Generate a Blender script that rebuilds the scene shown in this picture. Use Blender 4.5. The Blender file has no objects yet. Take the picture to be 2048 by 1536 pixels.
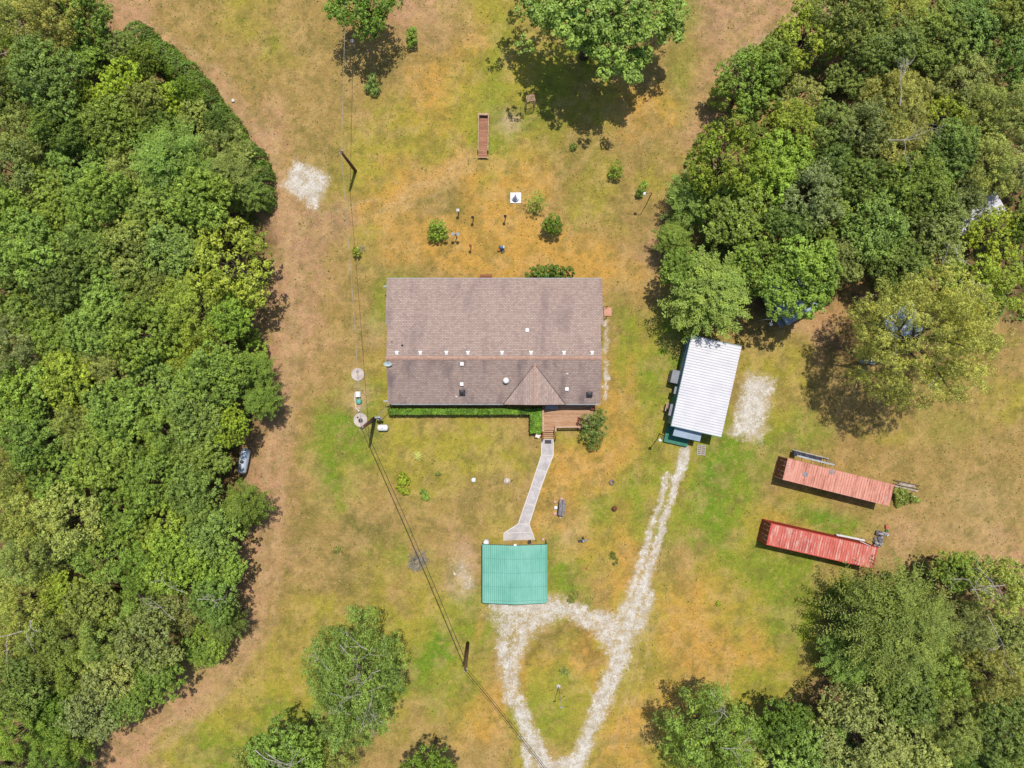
import bpy, math, random
import numpy as np
# ------------------------------------------------------------------ camera, sky, sun, exposure
S = bpy.context.scene
COL = S.collection
H = 81.6                       # drone height in metres
F = 1421.0                     # focal length in pixels of the 2048 px wide photo
cd = bpy.data.cameras.new('drone_camera'); cam = bpy.data.objects.new('drone_camera', cd); COL.objects.link(cam)
cam.location = (0, 0, H); cam.rotation_euler = (0, 0, 0)
cd.sensor_width = 36.0; cd.lens = F/2048*36.0; cd.clip_start = .5; cd.clip_end = 9000
S.camera = cam
SUN_EL = math.radians(71.5)
sh = np.array([-.27, -.963]); sh /= np.hypot(*sh)          # direction shadows fall on the ground (world x, y)
sun_dir = np.array([-sh[0]*math.cos(SUN_EL), -sh[1]*math.cos(SUN_EL), math.sin(SUN_EL)])
W_ = bpy.data.worlds.new("World"); S.world = W_; W_.use_nodes = True
nt = W_.node_tree; nt.nodes.clear()
sky = nt.nodes.new('ShaderNodeTexSky'); sky.sky_type = 'NISHITA'; sky.sun_disc = False
sky.sun_elevation = SUN_EL; sky.sun_rotation = math.atan2(sun_dir[0], sun_dir[1])
bg = nt.nodes.new('ShaderNodeBackground'); bg.inputs[1].default_value = .13
wo = nt.nodes.new('ShaderNodeOutputWorld')
nt.links.new(sky.outputs[0], bg.inputs[0]); nt.links.new(bg.outputs[0], wo.inputs[0])
ld = bpy.data.lights.new('sun', 'SUN'); ld.energy = 4.4; ld.angle = math.radians(.5); ld.color = (1, .955, .88)
lo = bpy.data.objects.new('sun', ld); COL.objects.link(lo); lo.location = (20, 60, 120)
lo.rotation_euler = (math.acos(sun_dir[2]), 0, math.atan2(sun_dir[0], -sun_dir[1]))
S.view_settings.view_transform = 'Standard'; S.view_settings.look = 'None'
S.view_settings.exposure = 0.42; S.view_settings.gamma = 1
S.render.engine = 'CYCLES'
S.cycles.max_bounces = 6; S.cycles.diffuse_bounces = 3; S.cycles.transparent_max_bounces = 8

# ------------------------------------------------------------------ helpers
def W(px, py, z=0.0):
    """a pixel of the photo at height z as a world point"""
    return ((px-1024)/F*(H-z), -(py-768)/F*(H-z))
def lin(c): return tuple(((v/255/12.92) if v/255 <= .04045 else ((v/255+.055)/1.055)**2.4) for v in c)
ALB = .55
def C(r, g, b, k=ALB):
    return tuple(min(.86, v*k) for v in lin((r, g, b)))+(1,)

def tag(o, label=None, cat=None, group=None, kind=None):
    if label: o['label'] = label
    if cat: o['category'] = cat
    if group: o['group'] = group
    if kind: o['kind'] = kind
    return o
def thing(name, loc=(0, 0, 0), rz=0.0, label=None, cat=None, group=None):
    o = bpy.data.objects.new(name, None); COL.objects.link(o)
    o.location = loc; o.rotation_euler = (0, 0, rz); o.empty_display_size = .3
    return tag(o, label, cat, group)
def dup(root, loc, rz, label, group=None, scale=None, color=None):
    r = root.copy(); COL.objects.link(r); r.location = loc; r.rotation_euler = (0, 0, rz)
    r['label'] = label
    if group: r['group'] = group
    if scale: r.scale = scale
    for ch in list(root.children):
        c = ch.copy(); COL.objects.link(c); c.parent = r
        if color and 'crown' in c.name: c.color = color
        for g in list(ch.children):
            d = g.copy(); COL.objects.link(d); d.parent = c
    return r

class MB:
    def __init__(s): s.v = []; s.f = []; s.sm = []
    def add(s, vs, fs, smooth=False):
        n = len(s.v); s.v += [tuple(map(float, v)) for v in vs]
        s.f += [tuple(i+n for i in f) for f in fs]; s.sm += [smooth]*len(fs); return s
    def box(s, c, d, rz=0.0, ry=0.0, rx=0.0):
        x, y, z = d[0]/2, d[1]/2, d[2]/2
        vs = np.array([(-x, -y, -z), (x, -y, -z), (x, y, -z), (-x, y, -z), (-x, -y, z), (x, -y, z), (x, y, z), (-x, y, z)])
        for ang, ax in ((rx, 0), (ry, 1), (rz, 2)):
            if ang:
                ca, sa = math.cos(ang), math.sin(ang); R = np.eye(3)
                a, b = [(1, 2), (2, 0), (0, 1)][ax]; R[a, a] = ca; R[a, b] = -sa; R[b, a] = sa; R[b, b] = ca
                vs = vs@R.T
        return s.add(vs+np.array(c), [(0, 3, 2, 1), (4, 5, 6, 7), (0, 1, 5, 4), (1, 2, 6, 5), (2, 3, 7, 6), (3, 0, 4, 7)])
    def prism(s, poly, z0, z1):
        """vertical prism; poly counter-clockwise; z1 may be a list of heights"""
        n = len(poly); za = z1 if hasattr(z1, '__len__') else [z1]*n
        vs = [(p[0], p[1], z0) for p in poly]+[(p[0], p[1], za[i]) for i, p in enumerate(poly)]
        return s.add(vs, [tuple(range(n))[::-1], tuple(range(n, 2*n))]+[(i, (i+1) % n, n+(i+1) % n, n+i) for i in range(n)])
    def slab(s, pts, t):
        """a sheet of thickness t under the given (planar) top points"""
        n = len(pts); vs = [tuple(p) for p in pts]+[(p[0], p[1], p[2]-t) for p in pts]
        return s.add(vs, [tuple(range(n)), tuple(range(n, 2*n))[::-1]]+[(i, i+n, (i+1) % n+n, (i+1) % n) for i in range(n)])
    def tube(s, pts, r, n=6, smooth=True, caps=True):
        pts = [np.array(p, float) for p in pts]; m = len(pts)
        rs = list(r) if hasattr(r, '__len__') else [r]*m
        vs = []; up = np.array([.13, .21, .97]); t0 = None
        for i in range(m):
            t = pts[min(i+1, m-1)]-pts[max(i-1, 0)]; t = t/(np.linalg.norm(t)+1e-9)
            a = np.cross(t, up)
            if np.linalg.norm(a) < .15: a = np.cross(t, (1, 0, 0))
            a /= np.linalg.norm(a); b = np.cross(t, a)
            for k in range(n):
                q = 2*math.pi*k/n; vs.append(pts[i]+(a*math.cos(q)+b*math.sin(q))*rs[i])
        fs = [(i*n+k, i*n+(k+1) % n, (i+1)*n+(k+1) % n, (i+1)*n+k) for i in range(m-1) for k in range(n)]
        if caps: fs += [tuple(range(n))[::-1], tuple(range((m-1)*n, m*n))]
        return s.add(vs, fs, smooth)
    def lathe(s, prof, c=(0, 0, 0), n=20, smooth=True):
        """profile of (radius, z) turned round the vertical axis at c"""
        vs = [(c[0]+r*math.cos(2*math.pi*k/n), c[1]+r*math.sin(2*math.pi*k/n), c[2]+z) for r, z in prof for k in range(n)]
        m = len(prof)
        fs = [(i*n+k, i*n+(k+1) % n, (i+1)*n+(k+1) % n, (i+1)*n+k) for i in range(m-1) for k in range(n)]
        fs += [tuple(range(n))[::-1], tuple(range((m-1)*n, m*n))]
        return s.add(vs, fs, smooth)
    def build(s, name, mat, parent=None):
        me = bpy.data.meshes.new(name); me.from_pydata(s.v, [], s.f); me.update()
        me.polygons.foreach_set('use_smooth', s.sm)
        me.materials.append(mat)
        o = bpy.data.objects.new(name, me); COL.objects.link(o)
        if parent is not None: o.parent = parent
        return o

class NT:
    def __init__(s, name):
        s.m = bpy.data.materials.new(name); s.m.use_nodes = True; s.t = s.m.node_tree; s.t.nodes.clear()
        s.out = s.n('ShaderNodeOutputMaterial'); s.b = s.n('ShaderNodeBsdfPrincipled'); s.l(s.b.outputs[0], s.out.inputs[0])
        s.b.inputs['Specular IOR Level'].default_value = .3
    def n(s, k, **kw):
        x = s.t.nodes.new(k)
        for a, v in kw.items(): setattr(x, a, v)
        return x
    def l(s, a, b): s.t.links.new(a, b)
    def noise(s, vec, scale, detail=4, rough=.6, stretch=None):
        if stretch:
            mp = s.n('ShaderNodeMapping'); mp.inputs['Scale'].default_value = stretch; s.l(vec, mp.inputs[0]); vec = mp.outputs[0]
        x = s.n('ShaderNodeTexNoise'); x.inputs['Scale'].default_value = scale; x.inputs['Detail'].default_value = detail
        x.inputs['Roughness'].default_value = rough; s.l(vec, x.inputs['Vector']); return x.outputs[0]
    def rng(s, v, a, b, c, d, smooth=False):
        x = s.n('ShaderNodeMapRange'); x.interpolation_type = 'SMOOTHSTEP' if smooth else 'LINEAR'
        s.l(v, x.inputs[0])
        for i, q in enumerate((a, b, c, d)): x.inputs[1+i].default_value = q
        return x.outputs[0]
    def mix(s, f, a, b, mode='MIX'):
        x = s.n('ShaderNodeMix'); x.data_type = 'RGBA'; x.blend_type = mode; x.clamp_factor = True
        for sock, v in ((x.inputs[0], f), (x.inputs[6], a), (x.inputs[7], b)):
            if hasattr(v, 'is_output'): s.l(v, sock)
            else: sock.default_value = v
        return x.outputs[2]
    def math(s, op, a, b=0.0):
        x = s.n('ShaderNodeMath'); x.operation = op
        for sock, v in ((x.inputs[0], a), (x.inputs[1], b)):
            if hasattr(v, 'is_output'): s.l(v, sock)
            else: sock.default_value = v
        return x.outputs[0]
    def scale(s, col, f):
        """colour times a grey value"""
        x = s.n('ShaderNodeVectorMath'); x.operation = 'SCALE'; s.l(col, x.inputs[0])
        if hasattr(f, 'is_output'): s.l(f, x.inputs[3])
        else: x.inputs[3].default_value = f
        return x.outputs[0]
    def bump(s, h, strength=.3, dist=.03):
        x = s.n('ShaderNodeBump'); x.inputs['Strength'].default_value = strength; x.inputs['Distance'].default_value = dist
        s.l(h, x.inputs['Height']); s.l(x.outputs[0], s.b.inputs['Normal'])

def pmat(name, c1, c2=None, scale=3.0, rough=.7, metal=0.0, lo=.35, hi=.65, fine=14.0, famt=.25, bump=0.0, stretch=None, spec=.3):
    """paint, metal, wood, stone: two tones mixed by noise, with finer mottling"""
    s = NT(name); tc = s.n('ShaderNodeTexCoord').outputs['Object']
    c2 = c2 or tuple(v*.75 for v in c1[:3])+(1,)
    f = s.rng(s.noise(tc, scale, 5, .62, stretch), lo, hi, 0, 1)
    col = s.mix(f, c1, c2)
    g = s.noise(tc, fine, 3, .6, stretch)
    col = s.scale(col, s.rng(g, .3, .7, 1-famt, 1+famt*.6))
    s.l(col, s.b.inputs['Base Color']); s.b.inputs['Roughness'].default_value = rough; s.b.inputs['Metallic'].default_value = metal
    s.b.inputs['Specular IOR Level'].default_value = spec
    if bump: s.bump(g, bump, .02)
    return s.m

# ------------------------------------------------------------------ value noise on arrays
def vnoise(x, y, seed):
    xi = np.floor(x).astype(np.int64); yi = np.floor(y).astype(np.int64); fx = x-xi; fy = y-yi
    fx = fx*fx*(3-2*fx); fy = fy*fy*(3-2*fy)
    def h(a, b):
        n = (a*374761393+b*668265263+seed*974711) & 0x7fffffff
        n = ((n ^ (n >> 13))*1274126177) & 0x7fffffff
        return ((n ^ (n >> 16)) & 0xffff)/65535.0
    return (h(xi, yi)*(1-fx)+h(xi+1, yi)*fx)*(1-fy)+(h(xi, yi+1)*(1-fx)+h(xi+1, yi+1)*fx)*fy
def fbm(x, y, seed, oct=4):
    r = 0; a = .5; t = 0
    for i in range(oct):
        r = r+a*vnoise(x*2**i, y*2**i, seed+i*17); t += a; a *= .55
    return r/t
# ------------------------------------------------------------------ the ground: one sheet, its cover mapped from a rough plan of grass, bare earth and crushed stone
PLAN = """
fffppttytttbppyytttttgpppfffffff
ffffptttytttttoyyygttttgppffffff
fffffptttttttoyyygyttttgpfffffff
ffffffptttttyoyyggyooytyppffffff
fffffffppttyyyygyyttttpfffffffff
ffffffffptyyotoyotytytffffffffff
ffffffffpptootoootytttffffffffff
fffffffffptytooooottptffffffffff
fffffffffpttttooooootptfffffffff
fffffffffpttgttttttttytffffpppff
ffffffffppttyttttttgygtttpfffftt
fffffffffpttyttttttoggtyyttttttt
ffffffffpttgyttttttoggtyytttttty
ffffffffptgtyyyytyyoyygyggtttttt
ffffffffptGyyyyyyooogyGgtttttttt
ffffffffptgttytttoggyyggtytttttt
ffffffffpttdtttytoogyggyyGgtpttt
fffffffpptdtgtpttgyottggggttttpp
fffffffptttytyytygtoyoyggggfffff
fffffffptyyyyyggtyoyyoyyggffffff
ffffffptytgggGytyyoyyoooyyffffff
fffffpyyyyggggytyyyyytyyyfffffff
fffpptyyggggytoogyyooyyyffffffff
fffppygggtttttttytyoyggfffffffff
""".split()
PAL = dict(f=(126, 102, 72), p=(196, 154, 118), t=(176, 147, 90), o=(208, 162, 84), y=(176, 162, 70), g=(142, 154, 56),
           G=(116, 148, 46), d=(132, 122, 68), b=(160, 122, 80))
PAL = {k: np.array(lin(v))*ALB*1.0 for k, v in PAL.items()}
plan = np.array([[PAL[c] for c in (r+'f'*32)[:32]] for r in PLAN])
xs = np.unique(np.concatenate([[-3000, -1200, -500, -220, -120, -90], np.arange(-72, 72.01, .25), [90, 120, 220, 500, 1200, 3000]]))
ys = np.unique(np.concatenate([[-3000, -1200, -500, -220, -120, -80], np.arange(-56, 56.01, .25), [80, 120, 220, 500, 1200, 3000]]))
GX, GY = np.meshgrid(xs, ys)
PX = GX/H*F+1024; PY = -GY/H*F+768
def sample_plan(px, py):
    u = np.clip((px-32)/64, 0, 30.999); v = np.clip((py-32)/64, 0, 22.999)
    i = u.astype(int); j = v.astype(int); a = (u-i)[..., None]; b = (v-j)[..., None]
    return (plan[j, i]*(1-a)+plan[j, i+1]*a)*(1-b)+(plan[j+1, i]*(1-a)+plan[j+1, i+1]*a)*b
wx = (fbm(PX/46, PY/46, 3)-.5)*110+(fbm(PX/14, PY/14, 5)-.5)*46; wy = (fbm(PX/46, PY/46, 8)-.5)*110+(fbm(PX/14, PY/14, 9)-.5)*46
ground_col = sample_plan(PX+wx, PY+wy)
# tufts and worn places, each a soft blot: x, y, rx, ry, turn, tone, strength
L3 = lambda *c: np.array(lin(c))*ALB*.95
BLOT = [(545, 90, 30, 28, 0, 'g', .4), (535, 215, 34, 26, 0, 'p', .6), (1010, 237, 40, 22, -.5, (214, 185, 150), .8), (985, 250, 18, 60, 0, 'g', .5), (880, 400, 60, 34, 0, 'd', .45), (905, 402, 26, 16, 0, (118, 118, 62), .45),
        (940, 470, 90, 60, 0, 'o', .4), (1040, 380, 90, 50, .4, 'o', .7), (1160, 500, 80, 40, 0, 'o', .6), (820, 370, 90, 24, .5, 'o', .6), (1110, 240, 60, 60, 0, 'b', .25),
        (1150, 330, 60, 70, 0, 'd', .35), (760, 600, 26, 50, 0, 'g', .8), (780, 640, 14, 40, 0, 'G', .5), (745, 660, 30, 30, 0, (205, 180, 140), .35), (700, 865, 60, 46, 0, 'G', .75), (660, 900, 60, 40, 0, 'g', .7),
        (1345, 700, 30, 90, .2, 'G', .7), (1300, 790, 44, 70, 0, 'g', .55), (1240, 720, 16, 90, 0, 'g', .7), (1234, 820, 22, 40, 0, 'o', .7), (1150, 930, 60, 40, 0, 'o', .85), (1240, 900, 60, 50, 0, 'o', .6),
        (1110, 1020, 40, 60, 0, 'o', .45), (1190, 960, 60, 40, 0, 'o', .6), (1190, 1030, 40, 50, 0, 'g', .6), (1130, 1070, 40, 22, .6, (216, 190, 140), .5), (1140, 1150, 26, 50, 0, 'G', .5), (1100, 1100, 16, 60, 0, 'g', .5), (1255, 1060, 30, 70, 0, 'o', .55),
        (1270, 1000, 20, 90, .1, 'g', .7), (1420, 960, 36, 120, .1, 'G', .8), (1500, 900, 60, 44, 0, 'G', .55), (1650, 1030, 70, 20, -.2, 'G', .85), (1560, 1040, 40, 20, 0, 'o', .3), (1530, 1150, 80, 50, 0, 'g', .5),
        (1420, 1190, 80, 50, 0, 'o', .45), (1400, 1290, 90, 60, 0, 'o', .6), (1260, 1120, 18, 90, .3, 'o', .55), (1330, 1060, 26, 70, 0, 'g', .5), (1600, 1290, 40, 40, 0, 'G', .45), (1520, 1370, 60, 30, 0, 'g', .5), (1340, 1400, 40, 60, 0, 'o', .45),
        (1040, 1350, 16, 60, 0, 'o', .7), (1190, 1350, 18, 70, .3, 'o', .6), (1090, 1440, 60, 60, 0, 'g', .45), (1120, 1345, 30, 30, 0, 'G', .45), (1090, 1320, 30, 26, 0, 'o', .5), (1000, 1400, 30, 60, 0, 'o', .55), (900, 1400, 50, 70, 0, 'g', .5),
        (940, 1230, 40, 60, 0, 'g', .7), (925, 1150, 34, 50, 0, (205, 180, 150), .65), (880, 1300, 30, 40, 0, 'G', .45), (640, 1330, 60, 60, 0, 'y', .6), (420, 1480, 100, 40, -.4, 'g', .45), (600, 1060, 30, 60, -.3, 'd', .5), (700, 1170, 50, 40, 0, 'd', .35),
        (650, 330, 40, 60, 0, 'd', .3), (640, 440, 70, 40, 0, (180, 145, 112), .5), (560, 530, 20, 90, 0, (188, 152, 118), .5), (1420, 60, 40, 60, .5, (190, 150, 118), .7), (1500, 40, 60, 40, .5, (196, 160, 128), .6), (880, 70, 60, 40, 0, (190, 155, 108), .6), (930, 40, 20, 50, 0, 'p', .35), (1360, 150, 24, 60, 0, 'g', .6),
        (1700, 870, 90, 60, 0, 'b', .25), (1900, 850, 70, 40, 0, 'g', .4), (1780, 870, 60, 20, 0, 'y', .6), (1960, 1010, 80, 50, 0, (186, 160, 112), .6), (1690, 640, 40, 30, 0, (206, 160, 112), .7), (560, 960, 36, 50, .2, 'p', .5), (500, 1130, 18, 90, 0, 'p', .7), (520, 700, 16, 90, 0, 'p', .6),
        (430, 1390, 110, 24, .55, 'p', .5), (980, 520, 100, 16, 0, 'o', .6), (716, 805, 20, 28, 0, (216, 178, 140), .8), (1124, 1018, 22, 24, 0, (176, 140, 92), .5), (960, 1250, 12, 30, 0, 'o', .6)]
def blot(px, py, x, y, rx, ry, a):
    dx, dy = px-x, py-y; ca, sa = math.cos(a), math.sin(a)
    return np.exp(-(((dx*ca-dy*sa)/rx)**2+((dx*sa+dy*ca)/ry)**2)**1.3)
qx = PX+wx*.35; qy = PY+wy*.35
for x, y, rx, ry, a, c, s_ in BLOT:
    c = PAL[c] if isinstance(c, str) else L3(*c)
    m = (blot(qx, qy, x, y, rx, ry, a)*s_)[..., None]*(.55+.9*fbm(PX/16, PY/16, 31))[..., None]
    m = np.clip(m, 0, 1); ground_col = ground_col*(1-m)+c*m
EARTH = ([((215, 10), (300, 76), (420, 168), (505, 275), (548, 400), (585, 480), (598, 640), (556, 720), (545, 890), (515, 960), (530, 1080), (500, 1200), (480, 1310), (380, 1400), (250, 1470), (200, 1560)), 34, 'p', .8],
  [((1660, -20), (1530, 55), (1440, 150), (1400, 250)), 46, 'p', .75], [((1660, -20), (1560, 60), (1480, 130)), 20, (206, 176, 154), .6], [((800, 505), (900, 500), (1010, 515), (1130, 500), (1190, 520)), 34, 'o', .7],
  [((960, 440), (985, 390), (1040, 360), (1080, 375)), 18, 'o', .75], [((760, 430), (850, 360), (940, 315), (1000, 330)), 20, (220, 174, 112), .6], [((1000, 60), (985, 160), (975, 240)), 30, 'g', .5],
  [((690, 420), (640, 470), (600, 520)), 34, (190, 150, 118), .55], [((1990, 1080), (1860, 1060), (1780, 1110)), 30, (200, 166, 120), .6], [((1630, 640), (1700, 600), (1720, 560)), 26, (204, 160, 112), .8])
for pts, w, c, st_ in EARTH:
    best = np.zeros(PX.shape)
    for (x0, y0), (x1, y1) in zip(pts[:-1], pts[1:]):
        dx, dy = x1-x0, y1-y0; tt = np.clip(((qx-x0)*dx+(qy-y0)*dy)/(dx*dx+dy*dy), 0, 1); best = np.maximum(best, np.exp(-(np.hypot(qx-x0-tt*dx, qy-y0-tt*dy)/w)**4))
    c = PAL[c] if isinstance(c, str) else L3(*c); m = np.clip(best*st_*(.6+.7*fbm(PX/18, PY/18, 37)), 0, 1)[..., None]; ground_col = ground_col*(1-m)+c*m
# tyre-worn arc inside the turning loop, faint wheel lines
rr = np.hypot((qx-1128)/1.0, (qy-1345)/1.25); arc = np.exp(-((rr-72)/10)**2)*(PY < 1330)*.7
ground_col = ground_col*(1-arc[..., None])+L3(132, 112, 62)*arc[..., None]
dry = fbm(PX/26+40, PY/26, 77, 5); k = np.clip((dry-.50)*7, 0, 1)[..., None]*.34
ground_col = ground_col*(1-k)+L3(214, 178, 122)*k
m_ = ground_col.mean((0, 1)); ground_col = np.clip(m_+(ground_col-m_)*1.15, .01, 1)
k = np.clip((fbm(PX/20, PY/20+9, 55, 5)-.52)*7, 0, 1)[..., None]*.42
ground_col = ground_col*(1-k)+L3(128, 120, 62)*k
k = np.clip((fbm(PX/7, PY/7+9, 155, 4)-.55)*8, 0, 1)[..., None]*.34*np.clip(fbm(PX/60, PY/60, 156)*2.2-.5, 0, 1)[..., None]
ground_col = ground_col*(1-k)+L3(104, 106, 54)*k
# mower and wheel lines following the left wood edge and crossing the lawns
for pts, w in (([(300, 60), (420, 160), (520, 280), (560, 420), (590, 560), (570, 760), (540, 900), (530, 1100), (520, 1250), (420, 1380), (300, 1480)], 9), ([(330, 50), (450, 150), (548, 280), (584, 420), (614, 560), (596, 760), (566, 900), (556, 1100), (545, 1260), (440, 1400), (320, 1500)], 6),
    ([(760, 430), (850, 370), (940, 320)], 5), ([(775, 445), (865, 385), (950, 335)], 4), ([(1400, 470), (1330, 560), (1290, 640)], 5), ([(1300, 1200), (1270, 1330), (1230, 1500)], 5), ([(1320, 1210), (1290, 1340), (1250, 1500)], 4), ([(1000, 1300), (985, 1400), (1010, 1500)], 4), ([(560, 500), (640, 420), (760, 400)], 5)):
    best = np.full(PX.shape, 0.0)
    for (x0, y0), (x1, y1) in zip(pts[:-1], pts[1:]):
        dx, dy = x1-x0, y1-y0; tt = np.clip(((qx-x0)*dx+(qy-y0)*dy)/(dx*dx+dy*dy), 0, 1); best = np.maximum(best, np.exp(-(np.hypot(qx-x0-tt*dx, qy-y0-tt*dy)/w)**2))
    k = (best*.5*np.clip(fbm(PX/24, PY/24, 66)*2-.4, 0, 1))[..., None]; ground_col = ground_col*(1-k)+L3(214, 182, 138)*k

ground_col = ground_col*np.array([1.0, .985, .93])
far = np.clip(np.maximum((np.abs(GX)-71.9)/.1, (np.abs(GY)-55.9)/.1), 0, 1)[..., None]; ground_col = ground_col*(1-far)+PAL['y']*.9*far
def seg_d(px, py, pts, ws):
    best = np.full(px.shape, -9.0)
    for (x0, y0), (x1, y1), w0, w1 in zip(pts[:-1], pts[1:], ws[:-1], ws[1:]):
        dx, dy = x1-x0, y1-y0; t = np.clip(((px-x0)*dx+(py-y0)*dy)/(dx*dx+dy*dy), 0, 1)
        d = np.hypot(px-x0-t*dx, py-y0-t*dy); w = w0+(w1-w0)*t
        best = np.maximum(best, 1-d/(w*.74))
    return best
def poly_d(px, py, poly, soft):
    ins = np.zeros(px.shape, bool); d = np.full(px.shape, 1e9); n = len(poly)
    for i in range(n):
        x0, y0 = poly[i]; x1, y1 = poly[(i+1) % n]
        c = ((y0 > py) != (y1 > py)) & (px < (x1-x0)*(py-y0)/((y1-y0) or 1e-9)+x0); ins ^= c
        dx, dy = x1-x0, y1-y0; t = np.clip(((px-x0)*dx+(py-y0)*dy)/(dx*dx+dy*dy), 0, 1)
        d = np.minimum(d, np.hypot(px-x0-t*dx, py-y0-t*dy))
    return np.clip(np.where(ins, d, -d)/soft, -4, 1)
jx = PX+(fbm(PX/9, PY/9, 91)-.5)*16; jy = PY+(fbm(PX/9, PY/9, 92)-.5)*16
gravel = np.full(PX.shape, -9.0)
R_main = [(1372, 900), (1358, 945), (1342, 1000), (1325, 1050), (1308, 1110), (1288, 1170), (1262, 1230)]
for pts, ws, amp in (
    (R_main, [9, 9, 8, 8, 9, 10, 14], .8), ([(x-22, y+4) for x, y in R_main[1:]], [9, 9, 10, 12, 13, 16], .34),
    ([(1300, 1190), (1280, 1250)], [12, 18], .5),
    ([(1262, 1230), (1245, 1300), (1228, 1350), (1205, 1400), (1185, 1450), (1165, 1495), (1140, 1560)], [22, 20, 22, 20, 17, 17, 20], .7),
    ([(1010, 1218), (1100, 1212), (1160, 1222), (1210, 1240), (1240, 1270)], [18, 22, 15, 18, 20], .62),
    ([(1020, 1230), (1005, 1290), (1015, 1345), (1022, 1400)], [30, 20, 18, 20], .42),
    ([(1035, 1400), (1050, 1450), (1075, 1500), (1105, 1560)], [15, 16, 18, 20], .7), ([(1050, 1490), (1062, 1560)], [10, 16], .6),
    ([(1100, 1530), (1150, 1525)], [14, 14], .6),
    ([(1213, 645), (1213, 705)], [9, 9], .25), ([(1213, 722), (1211, 795)], [9, 8], .28),
    ([(925, 1140), (935, 1170)], [26, 24], .12), ([(990, 1216), (1090, 1214)], [14, 14], .6), ([(1010, 1232), (1070, 1236), (1110, 1226)], [40, 40, 26], .3), ([(1200, 1236), (1262, 1262)], [26, 30], .35), ([(1150, 1230), (1200, 1256), (1228, 1295), (1232, 1330)], [16, 18, 20, 16], .5), ([(1085, 1232), (1045, 1262), (1028, 1320), (1030, 1370)], [22, 24, 22, 14], .36)):
    gravel = np.maximum(gravel, np.clip(seg_d(jx, jy, pts, ws), -4, 1)*.8+amp-.55)
for poly, soft, amp in (([(1497, 742), (1548, 762), (1534, 830), (1519, 880), (1462, 868), (1480, 800)], 14, .66), ([(592, 318), (662, 352), (632, 416), (561, 372)], 12, .64)):
    gravel = np.maximum(gravel, poly_d(jx, jy, poly, soft)*.7+amp-.62)
gravel = np.where(gravel > -9, gravel+(fbm(PX/22, PY/22, 201)-.5)*.75+(fbm(PX/7, PY/7, 202)-.5)*.6, gravel); gravel = np.clip(gravel-.14, -3, 1)
def grid_mesh(name, X, Y, Z):
    ny, nx = X.shape; me = bpy.data.meshes.new(name)
    me.vertices.add(nx*ny); me.vertices.foreach_set('co', np.stack([X, Y, Z], -1).astype(np.float32).ravel())
    i = (np.arange(ny-1)[:, None]*nx+np.arange(nx-1)[None]).ravel()
    q = np.stack([i, i+1, i+nx+1, i+nx], -1).astype(np.int32)
    me.loops.add(q.size); me.loops.foreach_set('vertex_index', q.ravel())
    me.polygons.add(len(q)); me.polygons.foreach_set('loop_start', np.arange(0, q.size, 4, dtype=np.int32))
    me.update(calc_edges=True); return me
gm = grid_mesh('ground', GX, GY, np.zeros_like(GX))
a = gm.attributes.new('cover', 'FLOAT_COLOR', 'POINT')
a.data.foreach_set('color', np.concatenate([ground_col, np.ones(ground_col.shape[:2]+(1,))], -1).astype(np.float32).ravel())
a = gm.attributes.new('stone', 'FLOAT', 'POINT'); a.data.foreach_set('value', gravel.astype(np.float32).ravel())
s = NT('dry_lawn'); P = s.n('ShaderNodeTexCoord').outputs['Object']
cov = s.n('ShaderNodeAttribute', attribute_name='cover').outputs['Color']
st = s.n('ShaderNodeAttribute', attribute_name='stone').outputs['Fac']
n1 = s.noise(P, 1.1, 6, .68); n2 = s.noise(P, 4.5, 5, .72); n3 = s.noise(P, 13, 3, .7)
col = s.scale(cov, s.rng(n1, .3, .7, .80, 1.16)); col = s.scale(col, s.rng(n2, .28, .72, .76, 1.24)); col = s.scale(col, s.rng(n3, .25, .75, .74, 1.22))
straw = s.rng(s.noise(P, 2.0, 6, .8), .52, .66, 0, .6); col = s.mix(straw, col, C(214, 174, 104))
grn = s.rng(s.noise(P, 1.3, 6, .8), .53, .66, 0, .5); col = s.mix(grn, col, C(128, 136, 50))
drk = s.rng(s.noise(P, 1.6, 7, .8), .54, .70, 0, .34); col = s.mix(drk, col, C(118, 106, 62))
# crushed white rock with grass showing through
g = s.math('ADD', st, s.rng(s.noise(P, 2.2, 6, .8), .3, .7, -.9, .9)); g = s.math('ADD', g, s.rng(s.noise(P, 7, 4, .85), .3, .7, -.75, .75))
gf = s.rng(g, -.02, .22, 0, .92, True)
v = s.n('ShaderNodeTexVoronoi'); v.inputs['Scale'].default_value = 9; s.l(P, v.inputs['Vector'])
rock = s.mix(s.rng(s.noise(P, .9, 4, .6), .4, .65, 0, 1), C(240, 233, 222, .57), C(210, 194, 170, .54))
rock = s.scale(rock, s.rng(v.outputs['Color'], .1, .9, .72, 1.1)); rock = s.scale(rock, s.rng(n2, .3, .7, .82, 1.1))
dusty = s.rng(st, -.75, .2, 0, .5, True); col = s.mix(dusty, col, C(208, 184, 150))
col = s.mix(gf, col, rock)
# pale pebbles lost in the lawn
v2 = s.n('ShaderNodeTexVoronoi'); v2.inputs['Scale'].default_value = .55; s.l(P, v2.inputs['Vector'])
peb = s.math('LESS_THAN', v2.outputs['Distance'], .034); col = s.mix(s.math('MULTIPLY', peb, .5), col, C(232, 218, 190))
s.l(col, s.b.inputs['Base Color']); s.b.inputs['Roughness'].default_value = .95; s.b.inputs['Specular IOR Level'].default_value = .1
s.bump(s.math('ADD', n2, s.math('MULTIPLY', n3, .6)), .75, .12)
gm.materials.append(s.m)
ground = bpy.data.objects.new('ground', gm); COL.objects.link(ground); tag(ground, kind='structure')
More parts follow.
